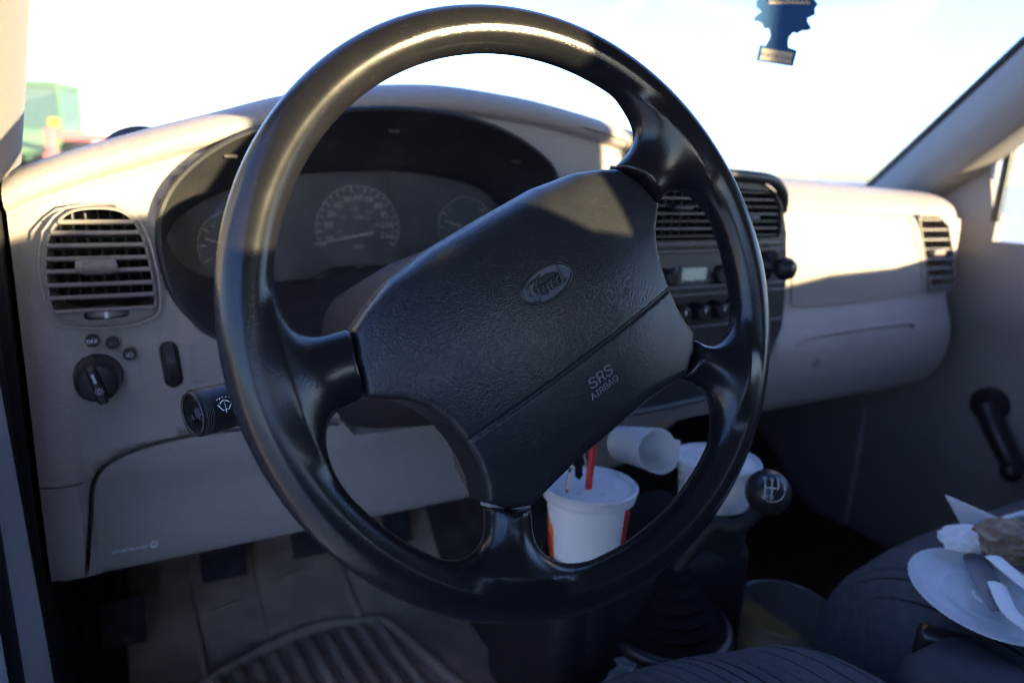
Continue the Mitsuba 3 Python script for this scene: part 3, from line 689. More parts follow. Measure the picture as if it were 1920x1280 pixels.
# centre stack
YS = .25
SP = rpoly([(.268, .083), (.452, .083), (.492, .064), (.512, .018), (.524, -.05), (.528, -.11), (.50, -.157), (.43, -.188), (.27, -.198)], .008)
pocket = lambda p0, p1, r=.004: sbox(min(p0[0], p1[0]), min(p0[2], p1[2]), max(p0[0], p1[0]), max(p0[2], p1[2])).buffer(-r).buffer(r)
vA, vB = (.276, 0, .071), (.506, 0, .011)
body = mani(extrude_y(SP, YS, .34))
vp_l = rpoly([(.274, .072), (.392, .072), (.392, .010), (.274, .010)], .006)
vp_r = rpoly([(.412, .072), (.478, .070), (.496, .050), (.502, .012), (.412, .010)], .006)
rp = rpoly([(.283, .001), (.488, .001), (.494, -.044), (.283, -.044)], .006)
cp = rpoly([(.30, -.062), (.47, -.062), (.47, -.096), (.30, -.096)], .004)
for q, dpt in ((vp_l, .03), (vp_r, .03), (rp, .010), (cp, .006)): body = body - mani(extrude_y(q, YS - .02, YS + dpt))
cs = put(da + '__centre_stack', tri(body), 'graphite', 30, 'dark graphite centre panel with vents, radio and heater knobs')
hoodp = [(.262, .3, .0865), (.30, .243, .0875), (.36, .240, .088), (.43, .241, .0865), (.47, .245, .082), (.496, .25, .066), (.508, .258, .045)]
put(cs + '__hood', tube(spline(A(hoodp), 8), .0065, 12), 'graphite', True)
for poly, n in ((vp_l, 7), (vp_r, 7)):
    x0, z0, x1, z1 = poly.bounds
    for i in range(n):
        z = z0 + (z1 - z0) * (i + .5) / n
        bnd = poly.intersection(sbox(x0 - 1, z - .0005, x1 + 1, z + .0005)).bounds
        put(cs + '__slat', rbox(((bnd[0] + bnd[2]) / 2, YS + .009, z), (bnd[2] - bnd[0], .012, .003), .0008), 'graphite_bar' if i % 2 else 'graphite', 30)
    for i in range(9):
        x = x0 + (x1 - x0) * (i + .5) / 9
        put(cs + '__vane', rbox((x, YS + .022, (z0 + z1) / 2), (.0015, .008, (z1 - z0) * .9), .0005), 'graphite', 30)
    put(cs + '__vent_back', extrude_y(poly.buffer(-.0005), YS + .0272, YS + .0295), 'black_matte', False)
t_ = aty(1278, 390, .248); put(cs + '__tab', rbox(t_, (.026, .012, .008), .003), 'black_smooth', 40)
t_ = aty(1411, 408, .248); put(cs + '__tab', rbox(t_, (.018, .010, .007), .003), 'graphite_bar', 40)
for px, h_ in ((459, .0045), (472, .004), (542, .005), (556, .003), (618, .004)):
    z = aty(1240, px, YS)[2]; bnd = SP.buffer(-.004).intersection(sbox(0, z - .0005, 1, z + .0005)).bounds
    put(cs + '__trim_bar', rbox(((bnd[0] + bnd[2]) / 2, YS - .001, z), (bnd[2] - bnd[0], .006, h_), .0012), 'graphite_bar', 40)
put(cs + '__radio', extrude_y(rp.buffer(-.002), YS + .004, YS + .0095), 'radio_face', False, 'car radio with a pale green display')
ra = cs + '__radio'
d0, d1 = aty(1279, 503, YS + .003), aty(1322, 527, YS + .003)
put(cs + '__display', rbox((d0 + d1) / 2, (d1[0] - d0[0], .003, d0[2] - d1[2]), .0006), 'display', 30, 'pale green radio display')
put(cs + '__display_frame', extrude_y(sbox(d0[0] - .004, d1[2] - .003, d1[0] + .004, d0[2] + .003).difference(sbox(d0[0], d1[2], d1[0], d0[2])), YS + .0015, YS + .0045), 'graphite_bar', False)
vk = aty(1249, 519, YS)
put(cs + '__volume_knob', lathe([(.0, -.014), (.0075, -.014), (.0092, -.0125), (.0100, -.001), (.0100, .006), (.0, .006)], (0, 1, 0), vk), 'black_smooth', 30)
vk = aty(1352, 514, YS)
put(cs + '__tuning_knob', lathe([(.0, -.008), (.010, -.008), (.0115, -.0065), (.012, .006), (.0, .006)], (0, 1, 0), vk), 'black_smooth', 30)
for u, v in ((1266, 506), (1267, 521), (1331, 505), (1331, 522)):
    put(cs + '__button', rbox(aty(u, v, YS + .003), (.0075, .006, .0065), .001), 'graphite_bar', 30)
for k in range(6): put(cs + '__button', rbox(A([.335 + .017 * k, YS + .003, -.0405]), (.014, .005, .0045), .001), 'graphite_bar', 30)
for u, v in ((1269, 587), (1306, 583), (1341, 579), (1376, 575)):
    c = aty(u, v, YS)
    kb = put(cs + '__heater_knob', lathe([(.0, -.016), (.0080, -.016), (.0100, -.0145), (.0112, -.002), (.0112, .006), (.0, .006)], (0, 1, 0), c), 'black_smooth', 30)
    put(cs + '__knob_mark', rbox(c + A([.0, -.0162, .0035]), (.0018, .0012, .006), .0004), 'white_print', 30)
# lower grey trim beneath the stack
lp = rpoly([(.10, -.185), (.27, -.200), (.43, -.190), (.50, -.160), (.525, -.14), (.53, -.205), (.48, -.222), (.10, -.228)], .004)
put(da + '__lower_trim', extrude_y(lp.difference(SP.buffer(.0015)), .262, .30), 'trim_gray', 30)
put(cs + '__lower_edge', tube(spline(A([(.272, .247, -.197), (.34, .246, -.195), (.43, .247, -.187), (.50, .25, -.157), (.527, .255, -.11)]), 8), .004, 10), 'graphite_bar', True)
# knob on the right of the stack
kc = aty(1456, 500, .235)
kn = put(da + '__mount', lathe([(.0, -.024), (.010, -.023), (.0145, -.016), (.0150, -.009), (.011, -.003), (.008, .004), (.0135, .008), (.0150, .016), (.0150, .03), (.0, .03)], (-.25, 1, .1), kc + A([0, .0, 0])), 'black_smooth', True, 'black ball shaped knob beside the radio')
put(kn + '__stud', lathe([(.0, -.006), (.004, -.005), (.004, .01), (0, .01)], (-.1, .3, -1), kc + A([-.012, -.006, .016])), 'black_smooth', 30)
# glove box ridge, disc standing in for a highlight spot, right vent
rg = spline(A([aty(u, v, .2555) for u, v in [(1492, 645), (1520, 632), (1600, 618), (1680, 607), (1708, 606), (1712, 614)]]), 8)
put(da + '__glove_box_grip', tube(rg, .0032, 10), 'dash_gray', True)
put(da + '__latch', lathe([(0, -.004), (.008, -.004), (.010, -.002), (.010, .006), (0, .006)], (0, 1, .1), HIGHLIGHT_PT + A([0, .003, 0])), 'trim_gray', 30)
rv = put(da + '__side_vent', extrude_y(rvP.difference(rvP.buffer(-.003)), .2662, .30), 'slat_gray', 30, 'air vent at the right end of the dashboard')
put(rv + '__duct', extrude_y(rvP, .325, .328), 'black_matte', False)
x0, z0, x1, z1 = rvP.bounds
for i in range(8):
    z = z0 + (z1 - z0) * (i + .5) / 8; bnd = rvP.intersection(sbox(0, z - .0005, 2, z + .0005)).bounds
    put(rv + '__slat', rbox(((bnd[0] + bnd[2]) / 2, .276, z), (bnd[2] - bnd[0], .016, .0035), .001), 'slat_gray', 30)
put(rv + '__tab', rbox(aty(1757, 473, .262), (.03, .012, .009), .003), 'slat_gray', 40)
# defroster fins on the right end of the top
for k in range(6):
    p = aty(1668 + 13 * k, 366 + 3.0 * k, .40); put(da + '__defroster_fin', rbox(p + A([0, 0, -.002]), (.004, .03, .008), .0012), 'dash_gray', 30)

# ------------------------------------------------------------------ cab of the truck
cab = thing('truck_cab', 'grey trimmed cab of the pickup truck around the dashboard', 'truck')
XL, XRT = -.345, 1.035
def pil(b1, d1, b2, d2, s):
    P_ = []
    for k in np.linspace(-.35, 3.1, 40):
        e1, e2 = A(b1) + A(d1) * k, A(b2) + A(d2) * k
        inn = A([s, 0, 0])
        sec = [e1 - inn * .03 + A([0, .02, .015]), e1, e1 * .8 + e2 * .2 + inn * .013, e1 * .45 + e2 * .55 + inn * .022, e1 * .12 + e2 * .88 + inn * .013, e2, e2 - inn * .03 - A([0, .006, .004])]
        P_.append(spline(A(sec), 5))
    return slab(A(P_) if s < 0 else A(P_)[:, ::-1], .003)
put(cab + '__pillar_trim', pil((-.345, .5, .0755), (.036, -.126, .13), (-.353, .37, .03), (.036, -.126, .13), 1), 'pillar_trim', 40, 'sunlit left windshield pillar')
put(cab + '__pillar_trim', pil((1.02, .488, .077), (-.03, -.122, .104), (1.005, .373, .062), (-.03, -.145, .112), -1), 'pillar_trim', 40, 'right windshield pillar')
def ws(u, k):          # windshield surface: u across, k up
    x = XL + (XRT - XL) * u; q = (2 * u - 1)
    y0, z0_ = .50 + .085 * (1 - q * q) + .03, .035; y1, z1_ = .12 + .05 * (1 - q * q), .435
    s = .055 * k; xx = .345 + (x - .345) * (1 - .15 * k)
    return A([xx, y0 + (y1 - y0) * k, z0_ + (z1_ - z0_) * k])
put(cab + '__windshield', sheet(A([[ws(u, k) for k in np.linspace(0, 1, 12)] for u in np.linspace(0, 1, 24)])), 'windshield_glass', True, 'clear windshield')
for b_, d_, s_ in (((1.02, .488, .077), (-.03, -.122, .104), 1), ((-.345, .5, .0755), (.036, -.126, .13), -1)): put(cab + '__windshield_seal', tube([A(b_) + A(d_) * k + A([.006 * s_, .012, .006]) for k in np.linspace(-.35, 3.1, 12)], .007, 8), 'seal_rubber', True)
put(cab + '__roof', slab(A([[A([x, y, .455 + .02 * (1 - ((x - .345) / .69) ** 2) - .1 * max(0, abs(x - .345) - .56)]) for y in np.linspace(.16, -.96, 12)] for x in np.linspace(-.31, 1.0, 24)]), .03), 'headliner', True)
rw = sbox(XL - .03, -.70, XRT + .004, .50).difference(sbox(-.315, .05, 1.02, .36).buffer(-.01).buffer(.01))
put(cab + '__rear_wall', extrude_y(rw, -.99, -.94), 'headliner', False)
put(cab + '__rear_window', extrude_y(sbox(-.315, .05, 1.02, .36), -.962, -.959), 'glass', False)
put(cab + '__rear_pillar', extrude_x(Polygon([(-.94, -.65), (-.74, -.65), (-.72, .05), (-.70, .46), (-.94, .46)]), XL - .04, XL), 'headliner', False)
put(cab + '__rear_pillar', extrude_x(Polygon([(-.86, -.65), (-.70, -.65), (-.675, .05), (-.66, .46), (-.86, .46)]), XRT - .005, XRT + .04), 'headliner', False)
put(cab + '__rear_side', extrude_x(Polygon([(-.94, -.65), (-.86, -.65), (-.86, .08), (-.94, .08)]), XRT + .005, XRT + .03), 'headliner', False)
put(cab + '__roof_rail', tube(spline(A([(-.30, .16, .435), (-.325, -.1, .45), (-.335, -.9, .44)]), 8), .03, 12), 'headliner', True)
put(cab + '__roof_rail', tube(spline(A([(.99, .16, .435), (1.01, -.1, .45), (1.025, -.9, .44)]), 8), .03, 12), 'headliner', True)
# floor, tunnel, toe board, firewall
fl = []
for x in np.linspace(XL, XRT + .02, 60):
    row = []
    hump = .13 * math.exp(-((x - .33) / .13) ** 4)
    for y in np.r_[np.linspace(-.96, .52, 22), np.linspace(.56, .86, 12)]:
        z = -.615 + (max(0, y - .53) * .85) + hump * min(1, max(0, (y + .25) / .4))
        row.append((x, y, z))
    row += [(x, .885, -.25), (x, .89, .02)]
    fl.append(row)
put(cab + '__floor', slab(A(fl), .02), 'carpet', 60, 'dark carpeted floor and firewall')
put(cab + '__right_kick_panel', extrude_x(Polygon([(.43, -.62), (.88, -.62), (.88, .08), (.43, .08)]), XRT - .012, XRT + .02), 'trim_gray', False)
put(cab + '__door_gap', tube([A([XRT - .020, .425, -.60]), A([XRT - .018, .425, -.12])], .004, 8), 'jamb_gray', True)
# left door opening: kick panel, seal, trim, painted jamb
def strip(px, x, y_in, bs, name, label=None):
    p = Polygon([atx(u, v, x)[1:] for u, v in px]).buffer(0)
    put(cab + name, extrude_x(p, x - y_in, x), bs, 30, label)
put(cab + '__kick_panel', extrude_x(Polygon([(.30, -.62), (.88, -.62), (.88, .05), (.36, .05)]), XL - .03, XL + .002), 'black_matte', False)
def jamb(yz0, yz1, w, x, rad, bs, name, label=None):
    pts = [A([x, y, z]) for y, z in (yz0, yz1)]
    P_ = []
    for t in np.linspace(0, 1, 20):
        c = pts[0] * (1 - t) + pts[1] * t
        sec = [A([-.02, -w / 2, 0]), A([0, -w / 2 + rad * .4, 0]), A([rad, -w / 4, 0]), A([rad * 1.1, 0, 0]), A([rad, w / 4, 0]), A([0, w / 2 - rad * .4, 0]), A([-.02, w / 2, 0])]
        P_.append([c + q for q in spline(A(sec), 4)])
    put(cab + name, slab(A(P_), .003), bs, 50, label)
jamb((.215, .10), (.30, -.62), .095, XL + .004, .008, 'jamb_gray', '__jamb_trim', 'grey trim strip down the door opening')
jamb((.325, .10), (.325, -.62), .03, XL - .001, .006, 'seal_rubber', '__door_seal')
jamb((.185, .2), (.18, -.62), .016, XL + .004, .008, 'seal_rubber', '__door_seal')
jamb((.125, .2), (.125, -.66), .10, XL + .004, .004, 'body_paint', '__painted_jamb', 'pale painted edge of the door opening')
put(cab + '__sill', rbox((XL - .02, -.2, -.64), (.09, .9, .05), .01), 'trim_gray', 40)
put(cab + '__end_cap', extrude_x(Polygon([(.335, .03), (.35, .04), (.62, .04), (.62, -.30), (.36, -.34), (.325, -.335), (.325, -.27), (.338, -.1)]), XL + .0, XL + .012), 'black_matte', False)
# bonnet and cowl outside
hd = A([[A([x, y, .035 - .05 * (y - .66) - .06 * max(0, y - 1.3) ** 1.3 - .02 * ((x - .345) / .7) ** 2]) for y in np.linspace(.64, 1.85, 14)] for x in np.linspace(-.40, 1.09, 20)])
put(cab + '__bonnet', slab(hd, .02), 'body_paint', True)
put(cab + '__cowl', rbox((.345, .62, .02), (1.4, .10, .03), .008), 'black_matte', 40)

# black hose on the cowl, seen through the windshield
hc = A([-.222, .60, .078])
single('rubber_hose', tube([A([-.215 + .045 * math.cos(a), .585 + .02 * math.cos(a), .070 + .040 * math.sin(a)]) for a in np.linspace(-.3, math.pi + .3, 24)], .007, 10), 'seal_rubber', 'black curved hose outside, just past the left end of the windshield base', 'hose', True)

# ------------------------------------------------------------------ passenger door
pd = thing('passenger_door', 'grey passenger door with a dark window crank at the right edge', 'car door')
XD = 1.02
dz = A([[A([XD + (.0 if z < .03 else .0) + .018 * ((z + .2) / .4) ** 2 - .012 * math.exp(-((z + .11) / .05) ** 2), y, z]) for z in np.linspace(-.66, -.01, 30)] for y in np.linspace(.46, -.78, 40)])
put(pd + '__panel', slab(dz[:, ::-1], .01), 'trim_gray', True, 'grey door trim panel')
wf = Polygon([(.46, .045), (.40, .10), (.155, .42), (-.70, .42), (-.70, -.02), (.46, -.02)])
qg = [atx(u, v, 1.035)[1:] for u, v in [(1867, 402), (1866, 330), (1872, 278), (1878, 270), (1888, 268), (1893, 275), (1894, 402)]]
qgP = rpoly(qg, .006)
yb = atx(1901, 300, 1.035)[1]; zb = .022
win = Polygon([(yb, -.002), (yb, .16), (.16, .385), (-.67, .385), (-.67, .028), (-.40, .022), (-.15, .002)])
put(pd + '__window_frame', extrude_x(wf.difference(qgP).difference(win), 1.022, 1.045), 'trim_gray', 30)
put(pd + '__division_bar', rbox((1.024, (atx(1894, 300, 1.035)[1] + yb) / 2, .17), (.012, .012, .28), .003), 'black_smooth', 30)
put(pd + '__window', extrude_x(win, 1.033, 1.036), 'glass', False)
put(pd + '__quarter_window', extrude_x(qgP, 1.033, 1.036), 'glass', False)
cr0, cr1 = atx(1853, 758, 1.0), atx(1912, 880, .995)
ck = put(pd + '__window_crank', lathe([(0, -.014), (.024, -.012), (.029, 0), (.029, .012), (0, .012)], (1, 0, 0), cr0), 'black_smooth', 40, 'black window winder')
put(ck + '__arm', tube([cr0 + A([-.008, 0, 0]), cr0 * .5 + cr1 * .5 + A([-.014, 0, 0]), cr1 + A([-.012, 0, 0])], [.020, .017, .016], 14), 'black_smooth', True)
put(ck + '__knob', lathe([(0, -.034), (.010, -.032), (.015, -.024), (.013, -.008), (.008, 0), (0, 0)], (1, 0, 0), cr1 + A([-.006, 0, 0])), 'black_smooth', True)
hc_ = atx(1922, 580, 1.012)
put(pd + '__handle_bezel', lathe([(0, .004), (.024, .003), (.032, -.004), (.036, -.003), (.038, .006), (0, .008)], (1, 0, 0), hc_), 'black_smooth', True)
put(pd + '__armrest', rbox((.985, -.12, -.12), (.07, .38, .06), .02), 'trim_gray', True)

# the driver's door, open and unseen past the left edge, added to block light
dd_ = thing('driver_door', 'unseen open driver door with a grey trim panel, swung out past the left edge', 'car door')
od = A([-.80, -.60, 0]); on = np.cross(od, [0, 0, 1.]); oh = A([-.385, .35, 0])
def dslab(p, d0, d1, key, bs, lab=None): put(dd_ + key, place(trimesh.creation.extrude_polygon(p, d1 - d0, engine='earcut'), oh + on * d0, od, (0, 0, 1), on), bs, 30, lab)
lowp = Polygon([(0, -.70), (1.02, -.70), (1.08, -.35), (1.06, .02), (0, -.02)]).buffer(-.03).buffer(.03)
frp = Polygon([(.02, -.02), (.24, .02), (.42, .40), (1.0, .42), (1.06, .02)])
dslab(lowp, -.05, .05, '__panel', 'trim_gray', 'grey inner trim panel'); dslab(lowp.buffer(-.002), .0501, .07, '__skin', 'body_paint', 'pale painted outer skin')
dslab(frp.difference(frp.buffer(-.035)), -.02, .02, '__window_frame', 'trim_gray'); dslab(frp.buffer(-.036), -.002, .002, '__window', 'glass')
# ------------------------------------------------------------------ air freshener
fo = A([.40, .225, .25])
fr = thing('air_freshener', 'blue tree shaped cardboard air freshener hanging before the windshield', 'air freshener')
def fpt(u, v): return (A([u, v]) - A([1463, 60])) * 1.0
TREE = [(1424, 112), (1428, 84), (1438, 86), (1444, 74), (1446, 66), (1442, 54), (1433, 54), (1428, 44), (1420, 41), (1413, 41), (1415, 33), (1426, 24), (1416, 16), (1414, 8), (1420, -2), (1412, -12), (1424, -20), (1421, -34), (1432, -44), (1430, -60), (1440, -70), (1440, -88), (1450, -98), (1456, -120), (1466, -136), (1476, -118), (1482, -98), (1492, -88), (1492, -70), (1502, -60), (1502, -44), (1512, -34), (1510, -20), (1522, -10), (1516, 2), (1525, 12), (1520, 20), (1522, 30), (1509, 36), (1509, 42), (1518, 54), (1512, 58), (1502, 58), (1494, 63), (1486, 61), (1479, 70), (1478, 80), (1480, 89), (1496, 94), (1492, 122), (1488, 122)]
d_ = float((fo - EYE) @ FWD) / FOCAL
FX, FZ = A([.86, -.50, .03]), A([-.02, .02, 1.0]); FX /= np.linalg.norm(FX); FZ /= np.linalg.norm(FZ); FN = np.cross(FX, FZ)
fo = EYE + (FWD + RIGHT * (1463 - 960) / FOCAL + UP * (640 - 60) / FOCAL) * d_ * FOCAL
tp = Polygon([((u - 1463) * d_ * 1.02, -(v - 60) * d_ * .97) for u, v in TREE]).buffer(0)
tp = tp.buffer(-.0006).buffer(.0012, quad_segs=6).buffer(-.0006)
put(fr + '__card', place(trimesh.creation.extrude_polygon(tp, .0016, engine='earcut'), fo, FX, FZ, FN), 'tree_blue', False)
def fbox(u0, v0, u1, v1, tilt, up_):
    p = affinity.rotate(sbox((u0 - 1463) * d_, -(v1 - 60) * d_, (u1 - 1463) * d_, -(v0 - 60) * d_), tilt)
    return place(trimesh.creation.extrude_polygon(p, .0004, engine='earcut'), fo + FN * (.0016 + up_), FX, FZ, FN)
ct, st_ = math.cos(math.radians(-8)), math.sin(math.radians(-8))
put(fr + '__label', fbox(1430, 93, 1489, 113, -8, 0), 'tree_cream', False, 'cream strip reading New Car Scent')
put(fr + '__label', fbox(1436, -14, 1511, 13, 0, 0), 'tree_cream', False, 'cream strip reading Little Trees')
c = fo + FX * (1459.5 - 1463) * d_ + FZ * (-(103 - 60)) * d_ + FN * .002
put(fr + '__lettering', text_at('New Car Scent', .0042, c, FX * ct + FZ * st_, -FX * st_ + FZ * ct, .0003, False, .92), 'tree_blue', False)
c = fo + FX * (1473 - 1463) * d_ + FZ * (-(3 - 60)) * d_ + FN * .002
put(fr + '__lettering', text_at('Little Trees', .0068, c, FX, FZ, .0003, True, .95), 'tree_blue', False)
put(fr + '__cord', tube([fo + FZ * (196 * d_), fo + FZ * .19 + FX * .004], .0006, 6), 'white_print', True)

# ------------------------------------------------------------------ seats
def cushion(name_key, x0, x1, y0, y1, ztop, drop, corner, stripe, bolster=.018, fab='seat_fabric'):
    nx, ny = 110, 60
    Pg = np.zeros((nx, ny, 3))
    for i, u in enumerate(np.linspace(-1, 1, nx)):
        for j, v in enumerate(np.linspace(0, 1, ny)):
            x = (x0 + x1) / 2 + u * (x1 - x0) / 2
            # superellipse front corners
            yf = y1 - corner * (abs(u) ** 3.5)
            y = y0 + (yf - y0) * v
            e = max(0, (v - .72) / .28); ez = 1 - math.sqrt(max(0, 1 - e ** 2.6)); es = 1 - math.sqrt(max(0, 1 - abs(u) ** 7))
            z = ztop - drop * ez - drop * .9 * es + bolster * math.exp(-((abs(u) - .80) / .12) ** 2) - .012 * (1 - v)
            if stripe and abs(u) < .78:
                ph = (x / stripe) % 1.0
                z -= .0035 * math.exp(-((ph - .5) / .10) ** 2)
            Pg[i, j] = (x, y, z)
    return slab(Pg, .05)
ds = thing('driver_seat', 'dark grey driver seat with ribbed cloth below the steering wheel', 'seat')
put(ds + '__cushion', cushion('d', -.20, .335, -.62, .075, -.312, .12, .10, .0140), 'seat_fabric', 60)
SB = []
def seatback(x0, x1, ztop, shoulder, key):
    p = Polygon([(x0 + .02, -.40), (x1 - .02, -.40), (x1, -.10), (x1 - .02, ztop - shoulder * .6), (x1 - .06, ztop), (x0 + shoulder + .04, ztop), (x0 + .02, ztop - shoulder), (x0, -.10)])
    p = p.buffer(-.02).buffer(.02)
    b = extrude_y(p, -.66, -.55)
    put(key + '__backrest', b, 'seat_vinyl', 40)
def back(pts, key, y0=-.66, y1=-.57):
    put(key + '__backrest', extrude_y(Polygon(pts).buffer(.012).buffer(-.012), y0, y1), 'seat_vinyl', 40)
back([(-.30, -.40), (.36, -.40), (.43, .0), (.43, .10), (.37, .106), (.335, .126), (.30, .122), (.225, .098), (-.20, .092), (-.30, .04)], ds)  # unseen back; top edge shaped to place shadow edges on wheel and dash
ps = thing('passenger_seat', 'dark grey passenger seat with ribbed cloth and litter on it', 'seat')
put(ps + '__cushion', cushion('p', .372, 1.00, -.62, .10, -.280, .17, .065, .0140), 'seat_fabric', 60)
back([(.44, -.40), (.95, -.40), (.95, -.05), (.94, .10), (.90, .16), (.853, .18), (.853, .28), (.825, .335), (.49, .335), (.458, .28), (.458, .098), (.436, .09), (.436, -.05)], ps, -.66, -.60)  # unseen back; outline shaped for the dash shadow and its lit strip
put(ps + '__buckle', rbox(atz(1768, 1222, -.312), (.024, .045, .04), .008, trimesh.transformations.rotation_matrix(.5, [0, 0, 1])[:3, :3]), 'black_smooth', 40)
single('centre_armrest', trimesh.Trimesh(*(lambda b: (b.vertices, b.faces))(rbox((.345, -.20, -.33), (.10, .22, .09), .035)), process=False), 'seat_vinyl', 'dark padded armrest between the two seats', 'armrest', True)

# ------------------------------------------------------------------ floor mat and pedals
mt = thing('floor_mat', 'dusty black rubber floor mat with raised ribs in the driver footwell', 'floor mat')
def mz(y): return -.600 + max(0, y - .53) * .85
mg = A([[A([x, y, mz(y) + .004]) for y in np.r_[np.linspace(.05, .52, 12), np.linspace(.55, .80, 10)]] for x in np.linspace(-.29, .17, 14)])
put(mt + '__base', slab(mg, .006), 'rubber_mat', 60)
def mrib(pts, w=.008, key='__rib'):
    q = spline(A([(x, y, mz(y) + .005) for x, y in pts]), 6)
    put(mt + key, tube(q, w, 8), 'rubber_mat', True)
mrib([(-.27, .44), (-.18, .50), (-.06, .535), (.02, .525), (.055, .50), (.085, .40), (.13, .25)], .009, '__border')
mrib([(.02, .53), (.0, .62), (-.01, .70), (-.02, .79)], .007, '__border')
mrib([(-.115, .53), (-.125, .65), (-.135, .79)], .004, '__border')
mrib([(-.20, .49), (-.21, .62), (-.22, .79)], .004, '__border')
for k in range(13):
    x = -.26 + .025 * k
    ye = .455 + .06 * math.sin(min(1, max(0, (x + .27) / .25)) * math.pi / 2)
    mrib([(x + .06, .14), (x + .035, .26), (x + .015, .38), (x, ye)], .0075)
for k in range(5): mrib([(-.10, .60 + .03 * k), (-.03, .605 + .03 * k)], .0022)
for k in range(5): mrib([(-.19, .58 + .035 * k), (-.14, .585 + .035 * k)], .0022)
def pedal(name, px, y, w, h, label, tilt=.5):
    c = aty(*px, y); R = trimesh.transformations.rotation_matrix(-tilt, [1, 0, 0])[:3, :3]
    t = thing(name, label, 'pedal')
    put(t + '__pad', rbox(c, (w, .012, h), .004, R), 'pedal_rubber', 40)
    for k in range(4 if name != 'parking_brake_pedal' else 0):
        put(t + '__rib', rbox(c + R @ A([0, -.0065, (k - 1.5) * h / 5]), (w * .8, .003, .005), .0012, R), 'pedal_rubber', 40)
    put(t + '__arm', tube(spline(A([c + A([0, .008, h * .1]), c + A([0, .05, h * .9]), c + A([.0, .08, .22])]), 6), .009, 10), 'black_matte', True)
pedal('parking_brake_pedal', (228, 1165), .50, .052, .060, 'square dark parking brake pedal at the far left of the footwell', .35)
pedal('clutch_pedal', (418, 1040), .58, .060, .066, 'dark clutch pedal in the footwell, left of the brake pedal')
pedal('brake_pedal', (592, 1000), .56, .070, .060, 'dark brake pedal, half hidden behind the wheel rim')
pedal('accelerator_pedal', (740, 960), .60, .045, .10, 'narrow dark accelerator pedal behind the lower rim of the wheel')

# ------------------------------------------------------------------ console, gear shifter
cn = thing('floor_console', 'black plastic cup holder console on the floor hump', 'console')
c1, c2 = A([.143, .133, -.215]), A([.318, .138, -.22])
def holder(c, r, z):
    return tube([A([c[0] + r * math.cos(a), c[1] + r * math.sin(a), z]) for a in np.linspace(0, 2 * np.pi, 40, endpoint=False)], .0028, 8, closed=True)
put(cn + '__base', rbox((.222, .175, -.405), (.26, .16, .20), .02), 'black_matte', 40)
put(cn + '__holder_ring', holder(c1 + A([-.004, 0, 0]), .0395, -.284), 'black_smooth', True)
put(cn + '__holder_ring', holder(c2, .040, -.290), 'black_smooth', True)
for cc in (c1, c2): put(cn + '__post', tube([A([cc[0], cc[1] + .045, -.36]), A([cc[0], cc[1] + .042, -.297])], .006, 8), 'black_smooth', True)
for cc, zt_ in ((c1, -.294), (c2, -.266)):
    put(cn + '__cup_well', lathe([(.0365, -.10), (.0405, -.10), (.0425, -.004), (.0425, 0), (.0398, 0), (.0395, -.006), (.0365, -.10)], (0, 0, 1), A([cc[0] - .002, cc[1], zt_])), 'black_matte', 30)
gs_ = thing('gear_shifter', 'gear lever with a glossy black ball knob showing the shift pattern', 'gear lever')
gk = EYE + ray(1440, 922) * (.68 / (ray(1440, 922) @ FWD))
put(gs_ + '__knob', place(trimesh.creation.icosphere(4, .0222), gk, (1, 0, 0), (0, 1, 0), (0, 0, 1.02)), 'black_smooth', True)
bt = EYE + ray(1262, 1062) * (.71 / (ray(1262, 1062) @ FWD))
lv = spline(A([gk + A([-.004, .0, -.016]), gk + A([-.030, .006, -.034]), gk * .4 + bt * .6 + A([0, .0, .012]), bt + A([0, 0, -.01])]), 8)
put(gs_ + '__lever', tube(lv, .0075, 12), 'black_matte', True)
prof = []
for k in range(13):
    f_ = k / 12; r_ = .012 + .046 * f_ ** .8; prof.append((r_ + (.0035 if k % 2 else -.0025), -.070 * f_))
put(gs_ + '__boot', lathe(prof[::-1], (0, 0, 1), bt), 'boot_rubber', 60, 'pleated black rubber boot')
put(gs_ + '__boot_ring', tube([bt + A([.062 * math.cos(a), .062 * math.sin(a), -.070]) for a in np.linspace(0, 2 * np.pi, 40, endpoint=False)], .008, 10, closed=True), 'black_smooth', True)
kd = EYE - gk + A([.15, .0, .10]); kd /= np.linalg.norm(kd); kx = np.cross([0, 0, 1.], kd); kx /= np.linalg.norm(kx); ky = np.cross(kd, kx)
def kp(x, y, up_=.0002):
    v = kd * math.sqrt(max(1e-9, .0222 ** 2 - x * x - y * y)) + kx * x + ky * y; return gk + v * (1 + up_ / .0222)
sh = [[(-.006, .0065), (-.006, -.0065)], [(0, .0065), (0, -.0065)], [(.006, .0065), (.006, 0)], [(-.006, 0), (.006, 0)]]
put(gs_ + '__shift_pattern', cat_(*[tube([kp(*(A(a) * (1 - t) + A(b) * t)) for t in np.linspace(0, 1, 6)], .0005, 6) for a, b in sh],
    *[tube([kp(x + .0013 * math.cos(a), y + .0016 * math.sin(a)) for a in np.linspace(0, 2 * np.pi, 10, endpoint=False)], .0004, 5, closed=True) for x, y in ((-.006, .0088), (0, .0088), (.006, .0088), (-.006, -.0088), (0, -.0088))],
    tube([kp(.0125 * math.cos(a), .0125 * math.sin(a)) for a in np.linspace(-1.9, 1.3, 24)], .0004, 5)), 'white_print', True, 'white shift pattern')

